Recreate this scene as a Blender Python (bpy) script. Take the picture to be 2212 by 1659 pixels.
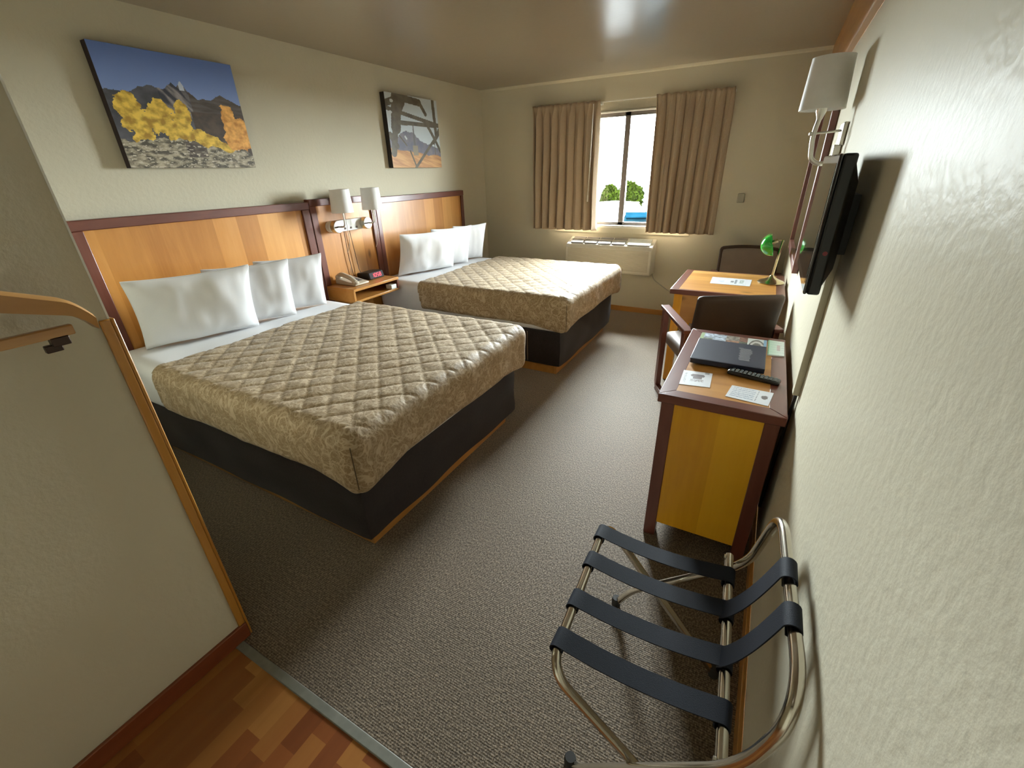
import bpy, math, random
from mathutils import Vector, Matrix, noise
random.seed(7)
PI = math.pi
scene = bpy.context.scene
for o in list(bpy.data.objects): bpy.data.objects.remove(o)
COL = scene.collection

# ------------------------------------------------------------------ camera, world, lights, exposure
CAM = (3.295, -5.257, 1.585); YAW, PITCH, ROLL, FPX = 0.5155, -0.4538, -0.0279, 938.4
cd = bpy.data.cameras.new('camera'); cam = bpy.data.objects.new('camera', cd); COL.objects.link(cam)
fw = Vector((-math.sin(YAW)*math.cos(PITCH), math.cos(YAW)*math.cos(PITCH), math.sin(PITCH)))
rt = fw.cross(Vector((0, 0, 1))).normalized(); up = rt.cross(fw)
c_, s_ = math.cos(ROLL), math.sin(ROLL)
r2, u2 = c_*rt+s_*up, -s_*rt+c_*up
m = Matrix((r2, u2, -fw)).transposed().to_4x4(); m.translation = Vector(CAM)
cam.matrix_world = m
cd.sensor_width = 36; cd.lens = FPX*36/2212; cd.clip_start = 0.02
scene.camera = cam
vs = scene.view_settings
vs.view_transform = 'Standard'; vs.look = 'None'; vs.gamma = 1; vs.use_curve_mapping = False
vs.exposure = 0.0
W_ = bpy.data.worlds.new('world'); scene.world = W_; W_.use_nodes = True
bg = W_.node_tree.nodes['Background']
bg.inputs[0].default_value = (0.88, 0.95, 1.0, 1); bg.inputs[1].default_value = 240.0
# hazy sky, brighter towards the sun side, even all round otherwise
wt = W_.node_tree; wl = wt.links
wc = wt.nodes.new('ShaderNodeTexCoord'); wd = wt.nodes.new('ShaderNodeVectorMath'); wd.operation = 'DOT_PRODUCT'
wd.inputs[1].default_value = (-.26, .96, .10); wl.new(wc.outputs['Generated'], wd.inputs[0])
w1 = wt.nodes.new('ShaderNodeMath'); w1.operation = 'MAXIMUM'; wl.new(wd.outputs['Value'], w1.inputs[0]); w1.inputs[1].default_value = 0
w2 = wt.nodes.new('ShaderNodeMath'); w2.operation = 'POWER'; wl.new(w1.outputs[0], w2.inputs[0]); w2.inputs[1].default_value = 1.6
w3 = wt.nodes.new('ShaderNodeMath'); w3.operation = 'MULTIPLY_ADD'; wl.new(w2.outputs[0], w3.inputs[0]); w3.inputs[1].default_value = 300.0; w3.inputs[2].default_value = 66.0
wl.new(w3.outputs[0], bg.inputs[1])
# portal at the window opening (only helps the sampling of the daylight)
ld = bpy.data.lights.new('window_portal', 'AREA'); ld.shape = 'RECTANGLE'; ld.size = 1.6; ld.size_y = 1.3
ld.cycles.is_portal = True
lo = bpy.data.objects.new('window_portal', ld); COL.objects.link(lo)
lo.location = (1.79, 0.16, 1.6); lo.rotation_euler = (-PI/2, 0, 0)
# weak fill light added behind the camera, no known fixture there
ld = bpy.data.lights.new('entry_fill', 'AREA'); ld.shape = 'DISK'; ld.size = 0.3; ld.energy = .3
ld.color = (1.0, 0.93, 0.82)
lo = bpy.data.objects.new('entry_fill', ld); COL.objects.link(lo)
lo.location = (2.5, -6.2, 2.36)

W, H = 3.523, 2.468          # right wall, ceiling
XP, YP = 1.837, -4.81        # partition corner

# ------------------------------------------------------------------ helpers
ORG = {}
class MB:
    def __init__(s): s.v = []; s.f = []; s.c = None
    def add(s, vs_, fs):
        n = len(s.v); s.v += [tuple(v) for v in vs_]; s.f += [tuple(i+n for i in f) for f in fs]; return s
    def box(s, a, b, rot=None, piv=None):
        x0, y0, z0 = a; x1, y1, z1 = b
        p = [Vector(q) for q in ((x0,y0,z0),(x1,y0,z0),(x1,y1,z0),(x0,y1,z0),(x0,y0,z1),(x1,y0,z1),(x1,y1,z1),(x0,y1,z1))]
        if rot is not None:
            pv = Vector(piv) if piv else (Vector(a)+Vector(b))/2
            p = [pv+rot@(q-pv) for q in p]
        return s.add(p, [(0,3,2,1),(4,5,6,7),(0,1,5,4),(1,2,6,5),(2,3,7,6),(3,0,4,7)])
    def prism(s, poly, a, b, axis='y'):
        n = len(poly); P = []
        for t in (a, b):
            for (u, v) in poly:
                P.append({'y': (u, t, v), 'x': (t, u, v), 'z': (u, v, t)}[axis])
        F = [tuple(range(n)), tuple(range(2*n-1, n-1, -1))]
        F += [(i, n+i, n+(i+1) % n, (i+1) % n) for i in range(n)]
        return s.add(P, F)
    def tube(s, pts, r, n=12, closed=False, flat=None):
        pts = [Vector(p) for p in pts]; m_ = len(pts); rings = []; prev = None
        for i, p in enumerate(pts):
            if closed: t = pts[(i+1) % m_]-pts[i-1]
            else: t = pts[min(i+1, m_-1)]-pts[max(i-1, 0)]
            t.normalize()
            if prev is None:
                a = Vector((0, 0, 1)) if abs(t.z) < .9 else Vector((1, 0, 0)); nn = (a-t*a.dot(t)).normalized()
            else: nn = (prev-t*prev.dot(t)).normalized()
            prev = nn; bb = t.cross(nn); rr = r[i] if isinstance(r, (list, tuple)) else r
            fl = flat if flat else 1
            rings.append([p+(nn*math.cos(2*PI*k/n)+bb*math.sin(2*PI*k/n)*fl)*rr for k in range(n)])
        P = [q for ring in rings for q in ring]; F = []
        for i in range(m_ if closed else m_-1):
            j = (i+1) % m_
            F += [(i*n+k, i*n+(k+1) % n, j*n+(k+1) % n, j*n+k) for k in range(n)]
        if not closed: F += [tuple(range(n-1, -1, -1)), tuple((m_-1)*n+k for k in range(n))]
        return s.add(P, F)
    def lathe(s, prof, c=(0, 0, 0), n=32, axis='z', cap=True):
        P = []; F = []
        for (r, z) in prof:
            for k in range(n):
                a = 2*PI*k/n; x, y = r*math.cos(a), r*math.sin(a)
                q = {'z': (x, y, z), 'x': (z, x, y), 'y': (y, z, x)}[axis]
                P.append((q[0]+c[0], q[1]+c[1], q[2]+c[2]))
        m_ = len(prof)
        for i in range(m_-1):
            F += [(i*n+k, i*n+(k+1) % n, (i+1)*n+(k+1) % n, (i+1)*n+k) for k in range(n)]
        if cap: F += [tuple(range(n-1, -1, -1)), tuple((m_-1)*n+k for k in range(n))]
        return s.add(P, F)
    def grid(s, nu, nv, fn, solid=False):
        P = [fn(i/nu, j/nv) for j in range(nv+1) for i in range(nu+1)]
        F = [(j*(nu+1)+i, j*(nu+1)+i+1, (j+1)*(nu+1)+i+1, (j+1)*(nu+1)+i) for j in range(nv) for i in range(nu)]
        return s.add(P, F)
def fillet(pts, r, n=6):
    """round the corners of a 3d polyline"""
    pts = [Vector(p) for p in pts]; out = [pts[0]]
    rs = r if isinstance(r, (list, tuple)) else [r]*(len(pts)-2)
    for i in range(1, len(pts)-1):
        a, b, c = pts[i-1], pts[i], pts[i+1]
        d1, d2 = (a-b), (c-b); rr = min(rs[i-1], d1.length*.49, d2.length*.49)
        p, q = b+d1.normalized()*rr, b+d2.normalized()*rr
        for k in range(n+1):
            t = k/n; out.append(p*(1-t)**2+b*2*t*(1-t)+q*t*t)
    out.append(pts[-1]); return out
def obj(name, mb, mat, parent=None, bevel=0, smooth=True, sub=0, local=False, ang=35, solid=0):
    off = Vector((0, 0, 0)) if (local or parent is None) else Vector(ORG.get(parent.name, (0, 0, 0)))
    me = bpy.data.meshes.new(name)
    me.from_pydata([tuple(Vector(v)-off) for v in mb.v], [], mb.f); me.update()
    if mb.c is not None:
        at = me.color_attributes.new('Col', 'FLOAT_COLOR', 'CORNER')
        k = 0
        for fi, f in enumerate(mb.f):
            for _ in f: at.data[k].color = (*mb.c[fi], 1); k += 1
    import bmesh
    bm = bmesh.new(); bm.from_mesh(me); bmesh.ops.recalc_face_normals(bm, faces=bm.faces); bm.to_mesh(me); bm.free()
    o = bpy.data.objects.new(name, me); COL.objects.link(o); me.materials.append(mat)
    if smooth:
        me.shade_smooth(); me.set_sharp_from_angle(angle=math.radians(ang))
    if solid:
        md = o.modifiers.new('s', 'SOLIDIFY'); md.thickness = solid; md.offset = 0
    if bevel:
        md = o.modifiers.new('b', 'BEVEL'); md.width = bevel; md.segments = 2; md.limit_method = 'ANGLE'; md.angle_limit = math.radians(40)
        md.harden_normals = False
    if sub:
        md = o.modifiers.new('u', 'SUBSURF'); md.levels = sub; md.render_levels = sub
    if parent: o.parent = parent; ORG[o.name] = ORG.get(parent.name, (0, 0, 0)) if not local else (0, 0, 0)
    return o
def tag(o, label, cat=None, group=None, kind=None):
    if label: o['label'] = label
    if cat: o['category'] = cat
    if group: o['group'] = group
    if kind: o['kind'] = kind
    return o
def thing(name, label, cat, loc, rotz=0, group=None):
    o = bpy.data.objects.new(name, None); COL.objects.link(o); o.empty_display_size = .05
    o.location = loc; o.rotation_euler = (0, 0, rotz); ORG[o.name] = tuple(loc)
    return tag(o, label, cat, group)
def struct(name, mb, mat, label=None, **k):
    o = obj(name, mb, mat, **k); o['kind'] = 'structure'
    if label: o['label'] = label
    return o
def copy_tree(o, parent=None):
    c = o.copy(); COL.objects.link(c); c.parent = parent
    if parent: c.matrix_parent_inverse = o.matrix_parent_inverse
    for ch in list(o.children): copy_tree(ch, c)
    return c

# ------------------------------------------------------------------ materials
def new(name):
    mt = bpy.data.materials.new(name); mt.use_nodes = True; nt = mt.node_tree
    return mt, nt, nt.nodes['Principled BSDF']
def N(nt, t, **k):
    n = nt.nodes.new(t)
    for a, b in k.items():
        if a.startswith('_'): setattr(n, a[1:], b)
        else: n.inputs[a.replace('__', ' ')].default_value = b
    return n
def coords(nt, scale=(1, 1, 1), gen='Object'):
    tc = N(nt, 'ShaderNodeTexCoord'); mp = N(nt, 'ShaderNodeMapping'); mp.inputs['Scale'].default_value = scale
    nt.links.new(tc.outputs[gen], mp.inputs[0]); return mp.outputs[0]
def ramp(nt, src, stops):
    r = N(nt, 'ShaderNodeValToRGB'); e = r.color_ramp.elements
    while len(e) < len(stops): e.new(.5)
    for i, (p, c) in enumerate(stops): e[i].position = p; e[i].color = (*c, 1)
    nt.links.new(src, r.inputs[0]); return r.outputs[0]
def bump(nt, b, src, st, dist=.01, prev=None):
    n = N(nt, 'ShaderNodeBump', Strength=st, Distance=dist); nt.links.new(src, n.inputs['Height'])
    if prev: nt.links.new(prev, n.inputs['Normal'])
    nt.links.new(n.outputs[0], b.inputs['Normal']); return n.outputs[0]
def mixc(nt, a, b, f, mode='MIX'):
    n = N(nt, 'ShaderNodeMix', _data_type='RGBA', _blend_type=mode)
    for s, i in ((f, 0), (a, 6), (b, 7)):
        if isinstance(s, (int, float)): n.inputs[i].default_value = s
        elif isinstance(s, tuple): n.inputs[i].default_value = (*s, 1)
        else: nt.links.new(s, n.inputs[i])
    return n.outputs[2]
def mathn(nt, op, a, b=None):
    n = N(nt, 'ShaderNodeMath', _operation=op)
    for i, s in enumerate((a, b)):
        if s is None: continue
        if isinstance(s, (int, float)): n.inputs[i].default_value = s
        else: nt.links.new(s, n.inputs[i])
    return n.outputs[0]
def plain(name, col, rough=.5, metal=0, spec=.5, vary=.06, scale=30, emit=None, trans=0, coat=0):
    mt, nt, b = new(name)
    co = coords(nt); nz = N(nt, 'ShaderNodeTexNoise', Scale=scale, Detail=3.0); nt.links.new(co, nz.inputs['Vector'])
    c = ramp(nt, nz.outputs[0], [(.3, tuple(x*(1-vary) for x in col)), (.7, tuple(min(1, x*(1+vary)) for x in col))])
    nt.links.new(c, b.inputs['Base Color']); b.inputs['Roughness'].default_value = rough
    b.inputs['Metallic'].default_value = metal; b.inputs['Specular IOR Level'].default_value = spec
    if coat: b.inputs['Coat Weight'].default_value = coat; b.inputs['Coat Roughness'].default_value = .08
    if emit: b.inputs['Emission Color'].default_value = (*emit[0], 1); b.inputs['Emission Strength'].default_value = emit[1]
    if trans: b.inputs['Transmission Weight'].default_value = trans
    return mt
def paint(name, col, rough, bscale, bst, spec=.5):
    mt, nt, b = new(name)
    co = coords(nt); nz = N(nt, 'ShaderNodeTexNoise', Scale=bscale, Detail=4.0, Roughness=.55); nt.links.new(co, nz.inputs['Vector'])
    n2 = N(nt, 'ShaderNodeTexNoise', Scale=1.3, Detail=2.0); nt.links.new(co, n2.inputs['Vector'])
    c = ramp(nt, n2.outputs[0], [(.3, tuple(x*.96 for x in col)), (.7, tuple(x*1.03 for x in col))])
    nt.links.new(c, b.inputs['Base Color']); b.inputs['Roughness'].default_value = rough; b.inputs['Specular IOR Level'].default_value = spec
    bump(nt, b, nz.outputs[0], bst, .002)
    return mt
def wood(name, dark, mid, lite, grain='z', plank=None, rough=.35, knots=True, psc=.14, coat=.3):
    """grain axis; plank = axis across which boards change tone"""
    mt, nt, b = new(name)
    s = {'x': (.7, 6, 6), 'y': (6, .7, 6), 'z': (6, 6, .7)}[grain]
    co = coords(nt); sc = coords(nt, s)
    off = None
    if plank:
        sx = N(nt, 'ShaderNodeSeparateXYZ'); nt.links.new(co, sx.inputs[0])
        fl = mathn(nt, 'FLOOR', mathn(nt, 'DIVIDE', sx.outputs['xyz'.index(plank)], psc))
        wn = N(nt, 'ShaderNodeTexWhiteNoise', _noise_dimensions='1D'); nt.links.new(fl, wn.inputs['W']); off = wn.outputs[0]
        va = N(nt, 'ShaderNodeVectorMath', _operation='ADD'); nt.links.new(sc, va.inputs[0])
        cb = N(nt, 'ShaderNodeCombineXYZ')
        for i in range(3): nt.links.new(mathn(nt, 'MULTIPLY', off, 37.0), cb.inputs[i])
        nt.links.new(cb.outputs[0], va.inputs[1]); sc = va.outputs[0]
    n1 = N(nt, 'ShaderNodeTexNoise', Scale=1.0, Detail=5.0, Roughness=.6, Distortion=1.2); nt.links.new(sc, n1.inputs['Vector'])
    n2 = N(nt, 'ShaderNodeTexNoise', Scale=5.0, Detail=4.0, Roughness=.7, Distortion=.3); nt.links.new(sc, n2.inputs['Vector'])
    f = mathn(nt, 'ADD', mathn(nt, 'MULTIPLY', n1.outputs[0], .7), mathn(nt, 'MULTIPLY', n2.outputs[0], .3))
    if off is not None: f = mathn(nt, 'ADD', mathn(nt, 'MULTIPLY', f, .62), mathn(nt, 'MULTIPLY', off, .38))
    c = ramp(nt, f, [(.28, dark), (.5, mid), (.72, lite)])
    if knots:
        ks = {'x': (2.2, 5, 5), 'y': (5, 2.2, 5), 'z': (5, 5, 2.2)}[grain]
        kc = coords(nt, ks); vo = N(nt, 'ShaderNodeTexVoronoi', Scale=1.0, Randomness=1.0); nt.links.new(kc, vo.inputs['Vector'])
        k = ramp(nt, vo.outputs['Distance'], [(.04, (1, 1, 1)), (.13, (0, 0, 0))])
        c = mixc(nt, c, tuple(x*.35 for x in dark), k)
    nt.links.new(c, b.inputs['Base Color']); b.inputs['Roughness'].default_value = rough
    b.inputs['Coat Weight'].default_value = coat; b.inputs['Coat Roughness'].default_value = .25
    bump(nt, b, n2.outputs[0], .08, .002)
    return mt
def vcol(name, rough=.5, coat=0):
    mt, nt, b = new(name); a = N(nt, 'ShaderNodeAttribute'); a.attribute_name = 'Col'
    nt.links.new(a.outputs['Color'], b.inputs['Base Color']); b.inputs['Roughness'].default_value = rough
    if coat: b.inputs['Coat Weight'].default_value = coat; b.inputs['Coat Roughness'].default_value = .15
    return mt
def lin(r, g, b):
    f = lambda c: ((c/255+.055)/1.055)**2.4 if c > 10 else c/255/12.92
    return (f(r), f(g), f(b))
def fabric(name, col, rough=.9, sc=350, st=.3, vary=.12, sheen=.0, nscale=6):
    mt, nt, b = new(name); co = coords(nt)
    n1 = N(nt, 'ShaderNodeTexNoise', Scale=float(nscale), Detail=4.0); nt.links.new(co, n1.inputs['Vector'])
    n2 = N(nt, 'ShaderNodeTexNoise', Scale=float(sc), Detail=2.0); nt.links.new(co, n2.inputs['Vector'])
    c = ramp(nt, mathn(nt, 'ADD', mathn(nt, 'MULTIPLY', n1.outputs[0], .5), mathn(nt, 'MULTIPLY', n2.outputs[0], .5)), [(.35, tuple(x*(1-vary) for x in col)), (.65, tuple(min(1, x*(1+vary)) for x in col))])
    nt.links.new(c, b.inputs['Base Color']); b.inputs['Roughness'].default_value = rough
    b.inputs['Specular IOR Level'].default_value = .2; b.inputs['Sheen Weight'].default_value = sheen
    bump(nt, b, n2.outputs[0], st, .001)
    return mt

M = {}
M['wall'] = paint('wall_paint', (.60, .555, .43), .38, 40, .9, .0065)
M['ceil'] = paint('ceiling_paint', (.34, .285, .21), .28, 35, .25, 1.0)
M['honey_z'] = wood('honey_pine_vertical', (.44, .175, .032), (.60, .265, .058), (.72, .36, .105), 'z', 'y', psc=.16)
M['honey_x'] = wood('honey_pine_across', (.50, .22, .045), (.66, .33, .08), (.78, .44, .14), 'x', 'y', psc=.13)
M['honey_zx'] = wood('honey_pine_panel', (.72, .33, .008), (.86, .44, .014), (.92, .52, .03), 'z', 'x', psc=.16)  # same pine, colour raised to stand in for light on the end panels
M['honey_trim'] = wood('honey_trim', (.38, .16, .02), (.48, .22, .035), (.55, .27, .06), 'z', knots=False)
M['honey_trim_y'] = wood('honey_trim_long', (.38, .16, .03), (.48, .22, .05), (.55, .27, .08), 'y', knots=False)
M['honey_trim_x'] = wood('honey_trim_wide', (.38, .16, .03), (.48, .22, .05), (.55, .27, .08), 'x', knots=False)
RD, RM, RL = (.10, .024, .016), (.15, .044, .028), (.20, .07, .046)
M['red_z'] = wood('redwood_z', RD, RM, RL, 'z', knots=False, rough=.32)
M['red_y'] = wood('redwood_y', RD, RM, RL, 'y', knots=False, rough=.32)
M['red_x'] = wood('redwood_x', RD, RM, RL, 'x', knots=False, rough=.32)
M['red_base'] = wood('reddish_baseboard_wood', (.16, .035, .012), (.22, .055, .018), (.26, .075, .025), 'y', knots=False)
M['hanger'] = wood('hanger_wood', (.36, .17, .05), (.46, .24, .08), (.54, .30, .11), 'y', knots=False, rough=.3)
M['white_cloth'] = fabric('white_cotton', (.76, .755, .76), .9, 500, .15, .03, nscale=3)
M['brown_wrap'] = fabric('dark_brown_wrap', (.020, .014, .013), .55, 90, .4, .3, .1)
M['brown_vinyl'] = fabric('brown_upholstery', (.055, .034, .024), .5, 300, .3, .15)
M['brown_lit'] = fabric('brown_upholstery_lit', (.20, .155, .125), .6, 300, .3, .12)  # same brown fabric, made lighter to stand in for sheen and light
M['strap'] = fabric('navy_webbing', (.010, .012, .019), .7, 500, .4, .25)
M['chrome'] = plain('chrome', (.62, .58, .50), .18, 1.0, vary=.03)
M['nickel'] = plain('brushed_nickel', (.66, .64, .58), .3, 1.0, vary=.03)
M['brass'] = plain('aged_brass', (.50, .42, .26), .22, 1.0, vary=.05)
M['bronze'] = plain('dark_bronze', (.05, .03, .022), .35, .6)
M['alu'] = plain('bronze_aluminium', (.10, .085, .075), .4, .4)
M['shade'] = plain('white_lamp_shade', (.80, .79, .76), .7, vary=.02)
M['plastic_w'] = plain('off_white_plastic', (.66, .62, .52), .4, vary=.02)
M['plastic_b'] = plain('black_plastic', (.012, .012, .013), .35)
M['grey_dark'] = plain('dark_grey_plastic', (.05, .048, .05), .45)
M['phone'] = plain('beige_plastic', (.50, .44, .34), .35, vary=.02)
M['screen'] = plain('glossy_screen', (.006, .006, .008), .04, vary=0, coat=.0)
M['bezel'] = plain('glossy_bezel', (.012, .010, .016), .12, coat=1)
M['green'] = plain('green_glass', (.01, .36, .03), .12, coat=1, vary=.15, scale=12)
M['white_paint'] = plain('white_paint', (.75, .74, .68), .5, vary=.02)
M['tan_paint'] = plain('tan_paint', (.36, .33, .25), .45, vary=.03)
M['threshold'] = plain('grey_threshold', (.20, .20, .17), .4, vary=.1)
M['rubber'] = plain('black_rubber', (.02, .018, .015), .7)
M['bump_w'] = vcol('printed_paper', .45)
M['canvas'] = vcol('printed_canvas', .6, .03)
M['navy'] = plain('navy_leatherette', (.012, .016, .035), .38, vary=.15, scale=200)
M['led'] = plain('red_led', (.3, .02, .03), .4, emit=((1, .12, .16), 2.2))
M['cord_w'] = plain('pale_cord', (.42, .40, .33), .5)
M['cord_b'] = plain('brown_cord', (.10, .045, .02), .5)
def mirror_mat():
    mt, nt, b = new('mirror_glass'); b.inputs['Metallic'].default_value = 1; b.inputs['Roughness'].default_value = .02
    b.inputs['Base Color'].default_value = (.82, .84, .82, 1); return mt
M['mirror'] = mirror_mat()
def glass_mat():
    mt, nt, b = new('window_glass'); nt.nodes.remove(b)
    t = N(nt, 'ShaderNodeBsdfTransparent'); g = N(nt, 'ShaderNodeBsdfGlossy', Roughness=.02); f = N(nt, 'ShaderNodeFresnel', IOR=1.45)
    mx = N(nt, 'ShaderNodeMixShader'); ge = N(nt, 'ShaderNodeNewGeometry'); nt.links.new(mathn(nt, 'MULTIPLY', f.outputs[0], mathn(nt, 'SUBTRACT', 1.0, ge.outputs['Backfacing'])), mx.inputs[0]); nt.links.new(t.outputs[0], mx.inputs[1]); nt.links.new(g.outputs[0], mx.inputs[2])
    t.inputs[0].default_value = (.95, .97, .96, 1)
    nt.links.new(mx.outputs[0], nt.nodes['Material Output'].inputs[0]); return mt
M['glass'] = glass_mat()
def matte(name, col):
    mt, nt, b = new(name); nz = N(nt, 'ShaderNodeTexNoise', Scale=3.0); nt.links.new(coords(nt), nz.inputs['Vector'])
    nt.links.new(ramp(nt, nz.outputs[0], [(.35, tuple(x*.7 for x in col)), (.65, tuple(x*1.3 for x in col))]), b.inputs['Base Color'])
    b.inputs['Roughness'].default_value = 1; b.inputs['Specular IOR Level'].default_value = 0; return mt
def carpet():
    mt, nt, b = new('ribbed_carpet'); co = coords(nt)
    br = N(nt, 'ShaderNodeTexNoise', Scale=1.0, Detail=2.0, Roughness=.6)
    s1 = coords(nt, (170, 95, 60)); nt.links.new(s1, br.inputs['Vector'])
    wv = N(nt, 'ShaderNodeTexWave', Scale=42.0, Distortion=2.5, Detail=1.0, _bands_direction='Y'); nt.links.new(co, wv.inputs['Vector'])
    wv.inputs['Detail Scale'].default_value = 4
    n2 = N(nt, 'ShaderNodeTexNoise', Scale=1.2, Detail=3.0); nt.links.new(co, n2.inputs['Vector'])
    f = mathn(nt, 'ADD', mathn(nt, 'MULTIPLY', br.outputs[0], .85), mathn(nt, 'MULTIPLY', wv.outputs['Fac'], .15))
    c = ramp(nt, f, [(.34, (.055, .042, .029)), (.5, (.135, .104, .074)), (.66, (.285, .224, .16))])
    c = mixc(nt, c, ramp(nt, n2.outputs[0], [(.3, (.88, .88, .88)), (.7, (1.1, 1.08, 1.05))]), 1.0, 'MULTIPLY')
    nt.links.new(c, b.inputs['Base Color']); b.inputs['Roughness'].default_value = .60; b.inputs['Specular IOR Level'].default_value = .15; b.inputs['Specular Tint'].default_value = (1, .9, .78, 1)
    b.inputs['Sheen Tint'].default_value = (1, .88, .74, 1); b.inputs['Sheen Weight'].default_value = .6; b.inputs['Sheen Roughness'].default_value = .45
    bump(nt, b, f, .8, .004); return mt
M['carpet'] = carpet()
def laminate():
    mt, nt, b = new('laminate_planks'); co = coords(nt, (1, 1, 1))
    sx = N(nt, 'ShaderNodeSeparateXYZ'); nt.links.new(co, sx.inputs[0])
    row = mathn(nt, 'FLOOR', mathn(nt, 'DIVIDE', sx.outputs[0], .065))
    wr = N(nt, 'ShaderNodeTexWhiteNoise', _noise_dimensions='1D'); nt.links.new(row, wr.inputs['W'])
    seg = mathn(nt, 'FLOOR', mathn(nt, 'DIVIDE', mathn(nt, 'ADD', sx.outputs[1], mathn(nt, 'MULTIPLY', wr.outputs[0], 3.0)), .42))
    cb = N(nt, 'ShaderNodeCombineXYZ'); nt.links.new(row, cb.inputs[0]); nt.links.new(seg, cb.inputs[1])
    wn = N(nt, 'ShaderNodeTexWhiteNoise', _noise_dimensions='2D'); nt.links.new(cb.outputs[0], wn.inputs['Vector'])
    gs = coords(nt, (30, 2, 1)); n1 = N(nt, 'ShaderNodeTexNoise', Scale=1.0, Detail=4.0); nt.links.new(gs, n1.inputs['Vector'])
    f = mathn(nt, 'ADD', mathn(nt, 'MULTIPLY', wn.outputs[0], .8), mathn(nt, 'MULTIPLY', n1.outputs[0], .25))
    c = ramp(nt, f, [(.1, (.16, .042, .012)), (.45, (.26, .08, .02)), (.8, (.36, .15, .035)), (1, (.52, .25, .07))])
    nt.links.new(c, b.inputs['Base Color']); b.inputs['Roughness'].default_value = .4; return mt
M['laminate'] = laminate()
def spread_mat():
    mt, nt, b = new('damask_bedspread'); co = coords(nt)
    n1 = N(nt, 'ShaderNodeTexNoise', Scale=8.5, Detail=2.0, Distortion=2.2); nt.links.new(co, n1.inputs['Vector'])
    sw = mathn(nt, 'ABSOLUTE', mathn(nt, 'SUBTRACT', n1.outputs[0], .5))
    a = ramp(nt, sw, [(.0, (1, 1, 1)), (.022, (.9, .9, .9)), (.05, (0, 0, 0))])
    n2 = N(nt, 'ShaderNodeTexNoise', Scale=58.0, Detail=2.0, Distortion=1.5); nt.links.new(co, n2.inputs['Vector'])
    d = ramp(nt, n2.outputs[0], [(.46, (0, 0, 0)), (.56, (1, 1, 1))])
    fac = mathn(nt, 'MAXIMUM', a, mathn(nt, 'ADD', mathn(nt, 'MULTIPLY', d, .42), .16))
    c = mixc(nt, (.245, .165, .078), (.48, .37, .24), fac)
    nt.links.new(c, b.inputs['Base Color']); b.inputs['Roughness'].default_value = .6; b.inputs['Specular IOR Level'].default_value = .25
    b.inputs['Sheen Weight'].default_value = .1; b.inputs['Sheen Roughness'].default_value = .4
    n3 = N(nt, 'ShaderNodeTexNoise', Scale=40.0, Detail=3.0); nt.links.new(co, n3.inputs['Vector'])
    bump(nt, b, n3.outputs[0], .35, .006); return mt
M['spread'] = spread_mat()
M['seam'] = plain('seam_thread', (.09, .06, .03), .8)
def curtain_mat():
    mt, nt, b = new('taupe_curtain'); co = coords(nt, (300, 300, 300))
    n1 = N(nt, 'ShaderNodeTexNoise', Scale=1.0, Detail=2.0); nt.links.new(co, n1.inputs['Vector'])
    c = ramp(nt, n1.outputs[0], [(.3, (.40, .30, .205)), (.7, (.50, .39, .275))])
    nt.links.new(c, b.inputs['Base Color']); b.inputs['Roughness'].default_value = .75
    t = N(nt, 'ShaderNodeBsdfTranslucent'); nt.links.new(c, t.inputs[0]); mx = N(nt, 'ShaderNodeMixShader'); mx.inputs[0].default_value = .02
    nt.links.new(b.outputs[0], mx.inputs[1]); nt.links.new(t.outputs[0], mx.inputs[2]); nt.links.new(mx.outputs[0], nt.nodes['Material Output'].inputs[0])
    return mt
M['curtain'] = curtain_mat()
M['leaf'] = matte('leaves', (.0075, .0115, .0012))
M['bark'] = matte('bark', (.004, .003, .002))
M['asphalt'] = matte('asphalt', (.02, .02, .02))
M['car_blue'] = matte('blue_car_paint', (.0008, .0050, .0085))
M['car_white'] = matte('white_car_paint', (.6, .6, .6))
M['car_glass'] = matte('car_glass', (.0018, .0060, .0085))
M['tyre'] = matte('tyre', (.0005, .0005, .0005))

# ------------------------------------------------------------------ room shell
T = .15
WX0, WX1, WZ0, WZ1 = 1.02, 2.56, .985, 2.235       # window opening
struct('floor', MB().box((-T, YP-.03, -.1), (W+T, T, 0)), M['carpet'], 'grey-brown ribbed carpet', smooth=False)
struct('trim_4', MB().box((XP, YP-.062, -.1), (W, YP-.03, .004)), M['threshold'], 'grey threshold strip between carpet and laminate', bevel=.003)
struct('floor_entry', MB().box((XP-.1, -7.0, -.1), (W+T, YP-.062, 0)), M['laminate'], 'reddish laminate plank floor', smooth=False)
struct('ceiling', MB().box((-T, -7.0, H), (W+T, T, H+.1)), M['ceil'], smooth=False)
struct('wall_left', MB().box((-T, YP, 0), (0, T, H)), M['wall'], smooth=False)
struct('wall_right', MB().box((W, -7.0, 0), (W+T, T, H)), M['wall'], smooth=False)
wf = MB().box((0, 0, 0), (WX0, T, H)).box((WX1, 0, 0), (W, T, H)).box((WX0, 0, 0), (WX1, T, WZ0)).box((WX0, 0, WZ1), (WX1, T, H))
struct('wall_window', wf, M['wall'], smooth=False)
struct('wall_partition', MB().box((XP-.1, -7.0, 0), (XP, YP, H)).box((0, YP-.1, 0), (XP-.1, YP, H)), M['wall'], 'partition wall beside the entry', smooth=False)
struct('wall_entry', MB().box((XP, -7.1, 0), (W, -7.0, H)), M['wall'], smooth=False)
struct('baseboard_window', MB().box((0, -.014, 0), (W, 0, .062)), M['honey_trim_x'], bevel=.003)
struct('baseboard_right', MB().box((W-.014, -7, 0), (W, -.014, .075)), M['honey_trim_y'], bevel=.003)
struct('baseboard_left', MB().box((0, YP, 0), (.014, -.014, .062)), M['honey_trim_y'], bevel=.003)
struct('baseboard_partition', MB().box((XP, -7, 0), (XP+.014, YP, .07)), M['red_base'], bevel=.003)
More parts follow.
